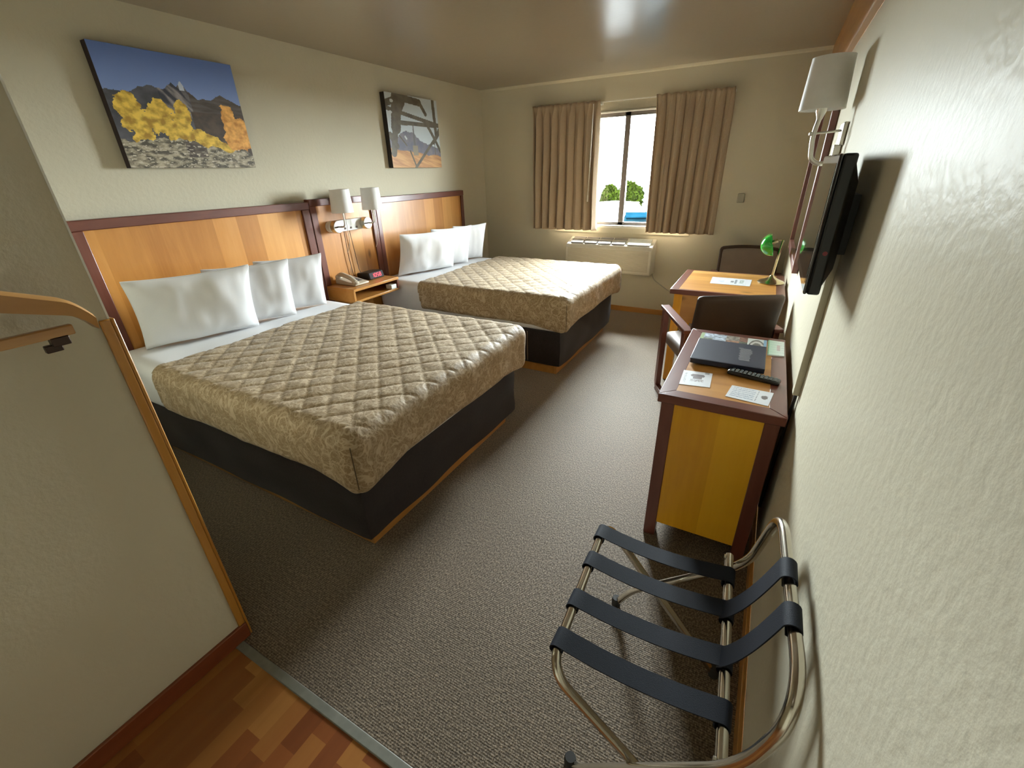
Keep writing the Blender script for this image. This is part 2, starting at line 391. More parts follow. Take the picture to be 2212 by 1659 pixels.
struct('trim_1', MB().box((W-.022, -7, 2.15), (W, 0, H)), M['honey_trim_y'], 'wooden board along the top of the right wall')
struct('trim_5', MB().box((W-.03, -7, 2.128), (W, 0, 2.15)), wood('pale_edge_wood', (.42, .22, .10), (.52, .30, .15), (.58, .35, .2), 'y', knots=False), 'pale wooden lip under the top board', bevel=.004)
struct('trim_2', MB().prism([(0, H), (-.02, H), (-.017, H-.01), (-.007, H-.022), (0, H-.025)], 0, W-.022, 'x') , M['wall'], 'painted cove along the window wall ceiling')
struct('trim_3', MB().box((XP, YP-.024, .07), (XP+.009, YP, 1.268)).box((XP-.03, YP, 0), (XP+.009, YP+.009, 1.268)), M['honey_trim'], 'honey wood corner guard on the partition edge', bevel=.003)
struct('trim_6', MB().box((XP-.002, YP-.003, 1.268), (XP+.0015, YP+.0015, H)), M['white_paint'], 'thin pale metal corner bead above the wood guard', smooth=False)

# window
fy = .085
fr = MB()
for a, b in (((WX0, WX0+.035), (WZ0, WZ1-.1)), ((WX1-.035, WX1), (WZ0, WZ1-.1)), ((1.76, 1.82), (WZ0, WZ1-.1)), ((WX0, WX1), (WZ0+.012, WZ0+.045)), ((WX0, WX1), (WZ1-.145, WZ1-.1))):
    fr.box((a[0], fy-.02, b[0]), (a[1], fy+.03, b[1]))
wo = struct('window_1', fr, M['alu'], 'sliding window in a dark aluminium frame', bevel=.003)
obj('pane', MB().box((WX0+.03, fy+.008, WZ0+.04), (1.77, fy+.012, WZ1-.14)), M['glass'], wo, smooth=False)
obj('pane', MB().box((1.81, fy-.008, WZ0+.04), (WX1-.03, fy-.004, WZ1-.14)), M['glass'], wo, smooth=False)
obj('header_panel', MB().box((WX0, .03, WZ1-.095), (WX1, .10, WZ1)), M['tan_paint'], wo, bevel=.003)
obj('header_edge', MB().box((WX0, .02, WZ1-.108), (WX1, .10, WZ1-.096)).box((WX0, .0, WZ1-.008), (WX1, .03, WZ1)), M['white_paint'], wo)
obj('window_sill', MB().box((WX0, -.012, WZ0-.012), (WX1, fy+.03, WZ0+.012)), M['white_paint'], wo, bevel=.003)
obj('apron', MB().box((WX0-.02, -.014, WZ0-.075), (WX1+.02, 0, WZ0-.012)), M['wall'], wo, bevel=.003)

# curtains: pinch-pleated cloth, wavy
def curtain(x0, x1, npl, seed, edge_in):
    rnd = random.Random(seed); ph = [rnd.uniform(-.35, .35) for _ in range(npl+2)]; am = [rnd.uniform(.75, 1.25) for _ in range(npl+2)]
    z0, z1 = .945, 2.235
    def f(u, v):
        z = z0+(z1-z0)*v; k = u*npl; i = int(min(k, npl-1)); t = k-i
        top = max(0, (v-.90)/.10)
        s = math.sin(2*PI*(k+ph[i]*.15*(1-v)))
        a = (.028*(.55+.45*(1-v)))*am[i]*(1-top*.45)*1.6
        pin = .006*math.sin(4*PI*k)*top
        x = x0+(x1-x0)*u+.012*math.sin(4*PI*k+1)*(1-top)+(rnd.uniform(-1, 1)*0)
        x += (.02*(1-v))*math.sin(u*5+seed)
        y = -.10+a*s*(1.0 if top < .5 else .8)+pin+.006*math.sin(9*v+k)
        return (x, y, z+.006*math.sin(2*PI*k+.5)*top)
    mb = MB().grid(npl*16, 46, f)
    return mb
for x0, x1, n, sd, lab in ((.735, 1.53, 8, 3, 'taupe pleated curtain drawn to the left side of the window'), (2.10, 2.81, 8, 8, 'taupe pleated curtain drawn to the right side of the window')):
    t = thing('curtain', lab, 'curtain', ((x0+x1)/2, -.1, .94), group=None)
    obj('cloth_panel', curtain(x0, x1, n, sd, 0), M['curtain'], t, ang=80, solid=.003)
    hm = MB().grid(n*16, 2, lambda u, v, g=curtain: (0, 0, 0)) if False else None
    if x0 < 1: obj('wand', MB().tube([(1.475, -.155, 2.2), (1.46, -.158, 1.32)], .005).tube([(1.46, -.158, 1.33), (1.46, -.158, 1.26)], .009), M['plastic_w'], t)
    obj('curtain_rail', MB().box((x0, -.022, 2.20), (x1, 0.0, 2.225)), M['white_paint'], t)
# ------------------------------------------------------------------ wall mounted air conditioner
t = thing('air_conditioner', 'beige wall air conditioner with slatted front under the window', 'air conditioner', (1.74, 0, .49))
x0, x1 = 1.235, 2.25
body = MB().prism([(0, .49), (-.205, .49), (-.225, .52), (-.225, .765), (-.20, .80), (-.02, .862), (0, .862)], x0, x1, 'x')
obj('body', body, M['plastic_w'], t, bevel=.008)
gr = MB()
for k in range(17): gr.box((x0+.03, -.2295, .535+k*.0135), (x1-.03, -.2245, .542+k*.0135))
obj('front_grille', gr, plain('ac_grille', (.48, .42, .31), .5, vary=.02), t)
sl = Matrix.Rotation(math.atan2(.062, .18), 3, 'X')
vg = MB()
for k in range(4):
    a = x0+.05+k*.165
    vg.box((a, -.185, .812), (a+.15, -.045, .822), rot=sl.inverted() if False else Matrix.Rotation(.332, 3, 'X'), piv=None)
o = obj('air_outlet', vg, plain('ac_outlet', (.20, .17, .15), .5), t)
for v in o.data.vertices: v.co.z += .020
obj('outlet_divider', MB().box((x0+.045, -.117, .842), (x0+.71, -.112, .850)), M['plastic_w'], t)
cp = MB().box((x1-.29, -.185, .812), (x1-.04, -.045, .822), rot=Matrix.Rotation(.332, 3, 'X'))
o = obj('control_panel', cp, plain('ac_panel', (.60, .60, .55), .35), t)
for v in o.data.vertices: v.co.z += .021
obj('power_cord', MB().tube(fillet([(2.24, -.05, .5), (2.26, -.02, .42), (2.44, -.02, .30), (2.62, -.02, .25), (2.95, -.02, .30)], .12), .006), M['cord_w'], t)
tag(obj('thermostat', MB().box((2.985, -.022, 1.25), (3.05, 0, 1.335)), M['tan_paint'], bevel=.006), 'small wall plate to the right of the right curtain', 'wall plate')

# ------------------------------------------------------------------ beds
def rbox(lo, hi, r, res, disp=None, faces='xXyYzZ'):
    """rounded box surface as a grid; disp(p,n)->p"""
    lo, hi = Vector(lo), Vector(hi); il, ih = lo+Vector((r, r, r)), hi-Vector((r, r, r))
    mb = MB(); ax = 'xyz'
    for fch in faces:
        a = ax.index(fch.lower()); top = fch.isupper(); b, c = [i for i in range(3) if i != a]
        nb = max(2, int((hi[b]-lo[b])/res)); nc = max(2, int((hi[c]-lo[c])/res))
        def f(u, v):
            p = Vector((0, 0, 0)); p[a] = hi[a] if top else lo[a]; p[b] = lo[b]+(hi[b]-lo[b])*u; p[c] = lo[c]+(hi[c]-lo[c])*v
            q = Vector([min(max(p[i], il[i]), ih[i]) for i in range(3)]); d = p-q
            if d.length > 1e-9: d.normalize()
            p2 = q+d*r
            return disp(p2, d) if disp else p2
        mb.grid(nb, nc, f)
    # weld
    seen = {}; mp = []; V = []
    for v in mb.v:
        k = (round(v[0], 4), round(v[1], 4), round(v[2], 4))
        if k not in seen: seen[k] = len(V); V.append(v)
        mp.append(seen[k])
    F = []
    for f in mb.f:
        g = []
        for i in f:
            j = mp[i]
            if j not in g: g.append(j)
        if len(g) > 2: F.append(tuple(g))
    mb.v, mb.f = V, F
    return mb
def bed(y0, y1, lab):
    t = thing('bed', lab, 'bed', (1.0, (y0+y1)/2, 0))
    py0, py1 = y0+.11, y1-.11
    obj('plinth', MB().box((.12, py0, 0), (1.92, py0+.03, .09)).box((.12, py1-.03, 0), (1.92, py1, .09)).box((1.92, py0, 0), (1.945, py1, .09)), M['honey_trim_y'], t, bevel=.003)
    def dbx(p, n):
        k = noise.noise(Vector((p.x*3, p.y*3, p.z*7)))
        return p+n*k*.012
    obj('box_base', rbox((.07, y0+.055, .085), (2.0, y1-.055, .40), .02, .05, dbx), M['brown_wrap'], t, ang=60)
    def dmt(p, n):
        k = noise.noise(Vector((p.x*4, p.y*4, p.z*6)))*.005
        if n.z < .6 and p.z < .46: n = n*0
        return p+n*k
    obj('mattress', rbox((.06, y0+.03, .395), (2.03, y1-.03, .682), .06, .04, dmt), M['white_cloth'], t, ang=70)
    # quilted spread over the lower three quarters
    ys, ye, xs, xe, zt, zb = y0, y1, .60, 2.07, .695, .44
    R = .062
    def dsp(p, n):
        q = Vector(p)
        top = max(0, min(1, (n.z-.55)/.4)) if n.length > 0 else 1
        a = (p.x+p.y+.02)/.15; b = (p.x-p.y)/.15
        qa = abs(math.sin(PI*a/1)); qb = abs(math.sin(PI*b/1))
        puff = (min(1, qa*4.0)*min(1, qb*4.0))**.8*.7+.3*qa*qb
        wr = noise.noise(Vector((p.x*14, p.y*14, p.z*14)))*.0025+noise.noise(Vector((p.x*4, p.y*4, p.z*3)))*.006
        side = 1-top
        q += n*(puff*.0078*top+wr+side*.004)
        # sides flare out and drop
        if p.z < .62:
            d = (.62-p.z)/.18
            h = Vector((n.x, n.y, 0))
            q += h*(.010*d*math.sin(p.x*9+p.y*7)*.6)
        # dip in the long edge softness
        return q
    mb = rbox((xs-.2, ys, zb), (xe, ye, zt), R, .0095, dsp, faces='XyYZ')
    # trim head end: keep faces with x beyond a softly curved line
    keep = []
    for f in mb.f:
        cx = sum(mb.v[i][0] for i in f)/len(f); cy = sum(mb.v[i][1] for i in f)/len(f); cz = sum(mb.v[i][2] for i in f)/len(f)
        lim = xs+.008*math.sin(cy*6)+max(0, .69-cz)*.12
        if cx > lim: keep.append(f)
    mb.f = keep
    # hem line: lower edge gets tucked corners
    V = []
    for v in mb.v:
        x, y, z = v
        ex = max(0, (x-(xe-.30))/.30); ey = max(0, 1-min(y-ys, ye-y)/.30)
        if z < .60: z = z-(z-.60)*(-.22)*min(1, ex*ey*1.4) if False else z+(.60-z)*0-.05*max(0, min(1, ex*ey))*(.60-z)/.16+.022*(1-min(1, ey+ex))*(.6-z)/.16
        V.append((x, y, z))
    mb.v = V
    used = sorted({i for f in mb.f for i in f}); mp = {j: k for k, j in enumerate(used)}
    mb.v = [mb.v[i] for i in used]; mb.f = [tuple(mp[i] for i in f) for f in mb.f]
    sp = obj('bedspread', mb, M['spread'], t, ang=75, solid=.008)
    # corner seams of the spread
    for yy, sgn in ((ys, 1), (ye, -1)):
        pts = []
        for k in range(12):
            z = .655-.2*k/11
            e = R*(1-.7071); pts.append((xe-e+.0165, yy+sgn*(e-.0165), z))
        obj('corner_seam', MB().tube(pts, .0022, 6), M['seam'], sp)
    return t
B1 = (-4.36, -2.87); B2 = (-2.205, -.71)
bed(*B1, 'nearest bed with beige quilted spread over dark brown base')
bed(*B2, 'farther bed beside the window wall with beige quilted spread')

def pillow(w, h, th, seed):
    rnd = random.Random(seed); o3 = Vector((rnd.random()*50, rnd.random()*50, 0))
    P = MB(); n = 30; mth = 22
    def outline(u, v):
        # u,v in -1..1 ; pinched corners (ears)
        x = u*w/2*(1-.05*(1-abs(v)**2)*abs(u)**3); y = v*h/2*(1-.07*(1-abs(u)**2)*abs(v)**3)
        return x, y
    for sgn in (1, -1):
        def f(a, b):
            u, v = a*2-1, b*2-1
            x, y = outline(u, v)
            pr = max(0, (1-abs(u)**3.2))**.62*max(0, (1-abs(v)**3.0))**.62
            wr = noise.noise(Vector((x*7, y*7, sgn*2))+o3)*.012+noise.noise(Vector((x*20, y*8, sgn))+o3)*.005
            edge = min(1, (1-max(abs(u), abs(v)))*8)
            sag = 1-.18*v
            return (x, sgn*(th/2*pr*sag+.004+max(-.01, wr)*edge*.9), y)
        P.grid(n, mth, f)
    # weld by position of the rim
    rim = MB()
    pts = []
    for k in range(120):
        a = k/120*4; s = int(a); t_ = (a-s)*2-1
        u, v = [(t_, -1), (1, t_), (-t_, 1), (-1, -t_)][s]; x, y = outline(u, v); pts.append((x, 0, y))
    P.tube(pts, .0045, 6, closed=True)
    return P
def put_pillow(yc, xb, w, h, lean, rz, seed, lab, grp, zb=.685, th=.17, tilt=0):
    t = thing('pillow', lab, 'pillow', (xb, yc, zb), 0, grp)
    P = pillow(w, h, th, seed)
    Rm = Matrix.Rotation(rz, 3, 'Z')@Matrix.Rotation(PI/2, 3, 'Z')@Matrix.Rotation(lean, 3, 'X')@Matrix.Rotation(tilt, 3, 'Y')
    mn = 1e9; V = []
    for v in P.v:
        q = Rm@Vector((v[0], v[1], v[2]+h/2)); V.append(q); mn = min(mn, q.z)
    P.v = [(q.x, q.y, q.z-mn) for q in V]
    o = obj('pillowcase', P, M['white_cloth'], t, local=True, ang=80)
    return t
L = .27
G1, G2 = 'white pillows on the nearest bed', 'white pillows on the farther bed'
put_pillow(-3.90, .285, .62, .45, .36, -.30, 1, 'large white pillow nearest the partition on the nearest bed, front of its row', G1, th=.15)
put_pillow(-3.55, .30, .50, .42, L, -.35, 2, 'middle white pillow on the nearest bed', G1, th=.12)
put_pillow(-3.235, .285, .45, .41, L, -.35, 3, 'white pillow on the nearest bed beside the nightstand', G1, th=.11)
put_pillow(-1.70, .305, .65, .42, .34, -.35, 4, 'white pillow on the farther bed beside the nightstand, front of its row', G2, th=.15)
put_pillow(-1.345, .33, .50, .41, L, -.35, 5, 'middle white pillow on the farther bed', G2, th=.12)
put_pillow(-1.00, .325, .45, .40, L, -.35, 6, 'white pillow on the farther bed nearest the window wall', G2, th=.11)

# ------------------------------------------------------------------ headboards
def headboard(y0, y1, lab, zt=1.41, sw=.06):
    t = thing('headboard', lab, 'headboard', (.0, (y0+y1)/2, .30))
    obj('panel', MB().box((.005, y0+.02, .30), (.035, y1-.02, zt-.02)), M['honey_z'], t)
    obj('top_rail', MB().box((0, y0, zt-.055), (.055, y1, zt)), M['red_y'], t, bevel=.004)
    obj('stile', MB().box((0, y0, .30), (.05, y0+sw, zt-.055)), M['red_z'], t, bevel=.004)
    obj('stile', MB().box((0, y1-sw, .30), (.05, y1, zt-.055)), M['red_z'], t, bevel=.004)
    return t
headboard(-4.275, -2.757, 'honey wood headboard with red-brown frame behind the nearest bed', sw=.068)
headboard(-2.03, -.585, 'honey wood headboard with red-brown frame behind the farther bed', 1.405, .05)

# nightstand unit: tall back panel with a floating open shelf
t = thing('nightstand', 'wall-mounted wooden nightstand with tall back panel between the two beds', 'nightstand', (0, -2.4, .30))
obj('back_panel', MB().box((.005, -2.74, .30), (.04, -2.06, 1.41)), M['honey_z'], t)
obj('top_rail', MB().box((0, -2.755, 1.375), (.058, -2.04, 1.428)), M['red_y'], t, bevel=.004)
obj('stile', MB().box((0, -2.755, .30), (.056, -2.695, 1.375)), M['red_z'], t, bevel=.004)
obj('stile', MB().box((0, -2.10, .30), (.056, -2.04, 1.375)), M['red_z'], t, bevel=.004)
NY0, NY1, NX = -2.75, -2.205, .375
obj('top_board', MB().box((.04, NY0, .712), (NX+.005, NY1, .735)), M['honey_trim_y'], t, bevel=.003)
obj('shelf', MB().box((.04, NY0, .615), (NX, NY1, .635)), M['honey_trim_y'], t, bevel=.003)
obj('side_panel', MB().box((.04, NY0, .635), (NX, NY0+.02, .712)), M['honey_trim_y'], t, bevel=.002)
obj('side_panel', MB().box((.04, NY1-.02, .635), (NX, NY1, .712)), M['red_y'], t, bevel=.002)
tag(obj('tissue_box', MB().box((.30, -2.30, .636), (.37, -2.235, .675)), M['white_paint'], bevel=.003), 'small white box inside the open shelf of the nightstand', 'box')

# telephone
t = thing('telephone', 'beige desk telephone with handset lying on the nightstand', 'telephone', (.19, -2.60, .736))
obj('base', MB().prism([(.07, .737), (.31, .737), (.31, .752), (.28, .757), (.09, .785), (.07, .78)], -2.66, -2.50, 'y'), M['phone'], t, bevel=.006)
hp = [(.075+.0*i, 0, 0) for i in range(1)]
hs = MB().tube(fillet([(.085, -2.635, .80), (.13, -2.635, .822), (.24, -2.635, .798), (.295, -2.635, .765)], .05), .019, 12, flat=1.2)
hs.lathe([(.001, 0), (.028, 0), (.03, .012), (.022, .026), (.001, .026)], (.09, -2.635, .785), 16).lathe([(.001, 0), (.028, 0), (.03, .01), (.022, .02), (.001, .02)], (.29, -2.635, .755), 16)
obj('handset', hs, M['phone'], t)
kp = MB()
for i in range(4):
    for j in range(3): kp.box((.175+i*.022, -2.585+j*.022, .764-i*.003), (.19+i*.022, -2.570+j*.022, .774-i*.003))
obj('keypad', kp, M['grey_dark'], t)
obj('cord', MB().tube(fillet([(.07, -2.6, .75), (.055, -2.57, .75), (.055, -2.53, .748)], .02), .003), M['cord_b'], t)
# alarm clock with red digits
t = thing('alarm_clock', 'black alarm clock with glowing red digits at the right of the nightstand', 'alarm clock', (.17, -2.33, .736))
ca, cb = -2.43, -2.25
obj('case', MB().prism([(.09, .737), (.245, .737), (.25, .745), (.235, .795), (.22, .80), (.10, .79), (.09, .78)], ca, cb, 'y'), M['plastic_b'], t, bevel=.005)
fa = obj('face', MB().prism([(.2485, .7435), (.2525, .7445), (.2385, .795), (.2345, .794)], ca+.006, cb-.006, 'y'), plain('clock_face', (.02, .012, .014), .6, spec=.15), t)
def seg7(d):
    S = {'0': 'abcdef', '1': 'bc', '2': 'abged', '3': 'abgcd', '4': 'fgbc', '5': 'afgcd', '6': 'afgedc', '7': 'abc', '8': 'abcdefg', '9': 'abfgcd'}
    g = {'a': (0, 2, 1, 2), 'b': (1, 1, 1, 2), 'c': (1, 0, 1, 1), 'd': (0, 0, 1, 0), 'e': (0, 0, 0, 1), 'f': (0, 1, 0, 2), 'g': (0, 1, 1, 1)}
    return [g[c] for c in S[d]]
dg = MB()
def face_pt(y, z): return (.2535-(z-.745)*.28, y, z)
for i, d in enumerate('1058'):
    yb = -2.395+i*.030
    for (a0, b0, a1, b1) in seg7(d):
        dg.tube([face_pt(yb+a0*.018, .756+b0*.0145), face_pt(yb+a1*.018, .756+b1*.0145)], .0024, 5)
obj('digits', dg, M['led'], fa)
obj('power_cord', MB().tube(fillet([(.09, -2.36, .76), (.065, -2.37, .80), (.062, -2.40, 1.16)], .03), .003), M['cord_b'], t)

# double wall sconce over the nightstand
def shade_mb(c, rb, rt_, h, seam=True):
    prof = [(rb, 0), (rb, .003), (rt_, h-.003), (rt_, h), (rt_-.004, h), (rb-.004, .0)]
    mb = MB().lathe(prof+[(rb, 0)], c, 40, cap=False)
    return mb
t = thing('wall_sconce', 'double wall sconce with two white shades above the nightstand', 'wall lamp', (.058, -2.40, 1.2))
zc = 1.2
def rr_plate(y0, y1, z0, z1, n=10):
    r = (z1-z0)/2; pts = []
    for k in range(n+1): a = PI/2+PI*k/n; pts.append((y0+r+r*math.cos(a), (z0+z1)/2+r*math.sin(a)))
    for k in range(n+1): a = -PI/2+PI*k/n; pts.append((y1-r+r*math.cos(a), (z0+z1)/2+r*math.sin(a)))
    return pts
bp_ = obj('backplate', MB().prism(rr_plate(-2.63, -2.165, 1.158, 1.25), .04, .085, 'x'), M['white_paint'], t, bevel=.003)
for k in range(4):
    obj('switch', MB().box((.085, -2.535+k*.065, 1.172), (.089, -2.519+k*.065, 1.188)), M['bronze'], bp_)
for yk in (-2.57, -2.235):
    k = obj('knob', MB().lathe([(.001, .0), (.05, .0), (.05, .045), (.046, .05), (.001, .05)], (.085, yk, 1.205), 30, 'x'), M['nickel'], t)
    obj('slot', MB().box((.1345, yk-.043, 1.199), (.1365, yk+.043, 1.211)), M['bronze'], k)
    ys_ = yk-.0
    obj('arm', MB().tube(fillet([(.13, yk, 1.205), (.215, ys_, 1.205), (.215, ys_, 1.33)], .04), .0065, 10), M['nickel'], t)
    obj('lamp_shade', shade_mb((.215, ys_, 1.32), .088, .078, .175), M['shade'], t)
    obj('shade_support', MB().tube([(.215-.082, ys_, 1.335), (.215+.082, ys_, 1.335)], .002, 6).tube([(.215, ys_-.082, 1.335), (.215, ys_+.082, 1.335)], .002, 6).lathe([(.001, 0), (.014, 0), (.014, .06), (.001, .06)], (.215, ys_, 1.325), 12), M['nickel'], t)
    obj('pull_chain', MB().tube(fillet([(.213, ys_+.02, 1.33), (.213, ys_+.02, 1.08), (.20, ys_-.01, 1.0)], .03), .0022, 6), M['nickel'], t)
obj('power_cord', MB().tube(fillet([(.06, -2.46, 1.17), (.06, -2.46, .95), (.062, -2.44, .75)], .05), .003), M['cord_b'], t)

# ------------------------------------------------------------------ canvases
def grid_img(mb, c0, eu, ev, nu, nv, fn):
    """flat image: c0 lower left corner, eu/ev vectors; fn(u,v)->linear colour; returns colours"""
    c0, eu, ev = Vector(c0), Vector(eu), Vector(ev)
    n0 = len(mb.f); mb.grid(nu, nv, lambda u, v: c0+eu*u+ev*v)
    cols = [None]*(nu*nv)
    for j in range(nv):
        for i in range(nu): cols[j*nu+i] = fn((i+.5)/nu, (j+.5)/nv)
    return cols
def pn(x, y, s, o=0): return noise.noise(Vector((x*s, y*s, o)))
def fb(x, y, s, o=0): return noise.fractal(Vector((x*s, y*s, o)), 1.0, 2.0, 5)
def lerp(a, b, t): t = max(0, min(1, t)); return tuple(a[i]*(1-t)+b[i]*t for i in range(3))
def art1(u, v):
    sky = lerp(lin(138, 160, 208), lin(100, 128, 198), (v-.5)*2)
    c = sky
    # far ridge
    def ridge(pts, x):
        for (x0, y0), (x1, y1) in zip(pts, pts[1:]):
            if x0 <= x <= x1: return y0+(y1-y0)*(x-x0)/(x1-x0)
        return 0
    r1 = ridge([(0, .64), (.18, .645), (.24, .70), (.33, .71), (.40, .69), (.47, .76), (.50, .72), (.54, .78), (.57, .71), (.64, .64), (.75, .64), (.80, .68), (.84, .70), (.92, .65), (1, .62)], u)+.012*fb(u, 0, 18, 3)
    if v < r1:
        c = lerp(lin(62, 62, 66), lin(88, 88, 96), .5+fb(u, v, 9, 1))
        if .36 < u < .60 and v > .46:
            c = lerp(lin(50, 50, 62), lin(150, 142, 140), .35+1.2*fb(u*1.5+v, v*.5, 14, 5))
        if .52 < u < .56 and v > .70: c = lin(200, 208, 222)
        if u > .58: c = lerp(lin(70, 58, 48), lin(92, 84, 78), .5+fb(u+v*2, v*4, 7, 2))
    if u > .56 and v < .52: c = lerp(lin(62, 50, 42), lin(88, 72, 58), .5+fb(u, v, 12, 2))
    # aspens
    def tree(cx, cy, rx, ry): return ((u-cx)/rx)**2+((v-cy)/ry)**2 < 1+.75*fb(u, v, 11, 7)
    yel = lerp(lin(172, 132, 36), lin(246, 208, 84), .55+1.1*fb(u, v, 16, 9))
    for e in ((.12, .50, .09, .13), (.17, .38, .12, .15), (.25, .40, .14, .11), (.34, .48, .10, .12), (.42, .36, .12, .15), (.49, .47, .06, .14), (.57, .31, .10, .05), (.62, .22, .09, .10), (.70, .16, .12, .12), (.78, .14, .12, .10)):
        if tree(*e): c = yel
    org = lerp(lin(200, 132, 50), lin(250, 188, 96), .55+1.1*fb(u, v, 18, 19))
    for e in ((.86, .42, .07, .20), (.90, .30, .12, .16), (.95, .38, .07, .12)):
        if tree(*e): c = org
    # scrub
    g = .25+.06*fb(u, 0, 6, 11)-.13*max(0, u-.5)*2
    if v < g:
        c = lerp(lin(78, 72, 58), lin(176, 164, 140), .45+1.3*fb(u, v*2, 16, 13))
        if .44 < u < .60 and v > .1: c = lerp(c, lin(66, 54, 50), .8)
        if fb(u, v*2.4, 30, 17) > .34: c = lin(196, 186, 166)
    return c
def art2(u, v):
    c = lerp(lin(206, 216, 220), lin(196, 206, 212), v)
    r = .40+.13*max(0, 1-abs(u-.30)/.2)-.0*u-.16*max(0, (u-.55))*1.6+.02*fb(u, 0, 16, 3)
    if .36 < u < .60: r += .08*(1-abs(u-.46)/.12) if abs(u-.46) < .12 else 0
    if v < r: c = lerp(lin(112, 112, 128), lin(132, 128, 134), .5+fb(u, v, 8, 1))
    if abs(u-.46) < .006+max(0, .64-v)*.05 and v < .66: c = lin(110, 108, 112)
    if v < .27-.10*u+.02*fb(u, v, 5, 2): c = lerp(lin(178, 128, 84), lin(214, 166, 112), .5+fb(u*1, v*7+u*2, 3, 4))
    if abs(u-.47) < .05 and .18 < v < .32: c = lin(150, 140, 120)
    st = lerp(lin(92, 84, 70), lin(112, 104, 88), .5+fb(u, v, 10, 6))
    def seg(x0, y0, x1, y1, w):
        dx, dy = x1-x0, y1-y0; L2 = dx*dx+dy*dy; t = max(0, min(1, ((u-x0)*dx+(v-y0)*dy)/L2))
        return math.hypot(u-x0-dx*t, v-y0-dy*t) < w
    for s in ((.0, .86, .3, .97, .045), (.25, .96, .62, .93, .05), (.62, .95, .74, .78, .028), (.0, .80, 1, .64, .028), (.25, .625, 1, .635, .03), (.20, .95, .14, .55, .085), (.14, .6, .05, .2, .05), (.30, .9, .16, .7, .05),
              (.76, .62, .90, .42, .026), (.98, .52, .86, .38, .03), (.90, .44, .44, .0, .022), (.46, .0, .36, .24, .014), (.91, 1, .93, .5, .03), (.90, .42, 1, .25, .024), (1, .58, .88, .40, .02), (.88, .45, .88, .2, .006), (.18, .45, .30, .32, .01), (.02, .45, .12, .3, .04)):
        if seg(*s): c = st
    if seg(.10, .90, .12, .90, .02) or seg(.06, .75, .08, .75, .018) or seg(.29, .44, .31, .41, .014): c = lin(205, 212, 214)
    return c
def canvas(y0, y1, z0, z1, art, nu, nv, lab, side):
    t = thing('canvas_picture', lab, 'picture', (0, (y0+y1)/2, z0))
    mb = MB(); cols = grid_img(mb, (.0555, y0, z0), (0, y1-y0, 0), (0, 0, z1-z0), nu, nv, art); mb.c = cols
    obj('printed_front', mb, M['canvas'], t, smooth=False)
    obj('wrapped_edge', MB().box((.002, y0, z0), (.055, y1, z1)), side, t, bevel=.002)
canvas(-3.878, -3.123, 1.66, 2.253, art1, 190, 150, 'canvas print of mountains and yellow autumn trees above the nearest bed', plain('canvas_side', (.030, .018, .022), .6))
canvas(-1.728, -.965, 1.65, 2.265, art2, 170, 140, 'canvas print of steel trusswork framing a distant spire above the farther bed', plain('canvas_side_b', (.02, .015, .013), .6))

# ------------------------------------------------------------------ near cabinet desk
DZ = .76
t = thing('side_cabinet', 'small honey and red-brown wooden cabinet table in front of the luggage rack', 'cabinet', (3.28, -3.15, 0))
dx0, dx1, dy0, dy1 = 3.04, 3.497, -3.60, -2.70
fw_ = .062
obj('top_panel', MB().box((dx0+fw_-.002, dy0+fw_-.002, DZ-.028), (dx1-fw_+.002, dy1-fw_+.002, DZ-.0005)), M['honey_x'], t)
te = MB()
def frame4(mb, x0, x1, y0, y1, w, z0, z1):
    mb.add([(x0, y0, z0), (x1, y0, z0), (x1-w, y0+w, z0), (x0+w, y0+w, z0), (x0, y0, z1), (x1, y0, z1), (x1-w, y0+w, z1), (x0+w, y0+w, z1)], [(0, 3, 2, 1), (4, 5, 6, 7), (0, 1, 5, 4), (1, 2, 6, 5), (2, 3, 7, 6), (3, 0, 4, 7)])
    mb.add([(x0, y1, z0), (x1, y1, z0), (x1-w, y1-w, z0), (x0+w, y1-w, z0), (x0, y1, z1), (x1, y1, z1), (x1-w, y1-w, z1), (x0+w, y1-w, z1)], [(0, 3, 2, 1), (4, 5, 6, 7), (0, 1, 5, 4), (1, 2, 6, 5), (2, 3, 7, 6), (3, 0, 4, 7)])
def frame4b(mb, x0, x1, y0, y1, w, z0, z1):
    for xa, s in ((x0, 1), (x1, -1)):
        mb.add([(xa, y0, z0), (xa, y1, z0), (xa+s*w, y1-w, z0), (xa+s*w, y0+w, z0), (xa, y0, z1), (xa, y1, z1), (xa+s*w, y1-w, z1), (xa+s*w, y0+w, z1)], [(0, 3, 2, 1), (4, 5, 6, 7), (0, 1, 5, 4), (1, 2, 6, 5), (2, 3, 7, 6), (3, 0, 4, 7)])
def split2(mb):
    out = []
    for h in (0, 1): q = MB(); q.v = mb.v[8*h:8*h+8]; q.f = [tuple(i-8*h for i in f) for f in mb.f[6*h:6*h+6]]; out.append(q)
    return out
e1 = MB(); frame4(e1, dx0, dx1, dy0, dy1, fw_, DZ-.038, DZ)
for q in split2(e1): obj('top_edge', q, M['red_x'], t, bevel=.003)
e2 = MB(); frame4b(e2, dx0, dx1, dy0, dy1, fw_, DZ-.038, DZ)
for q in split2(e2): obj('top_edge', q, M['red_y'], t, bevel=.003)
lw = .052
for x in (dx0+.014, dx1-.014-lw):
    for y in (dy0+.016, dy1-.016-lw):
        obj('leg', MB().box((x, y, 0), (x+lw, y+lw, DZ-.038)), M['red_z'], t, bevel=.003)
obj('end_panel', MB().box((dx0+.014+lw, dy0+.020, .085), (dx1-.014-lw, dy0+.04, DZ-.038)), M['honey_zx'], t)
obj('end_panel', MB().box((dx0+.014+lw, dy1-.040, .085), (dx1-.014-lw, dy1-.02, DZ-.038)), M['honey_zx'], t)
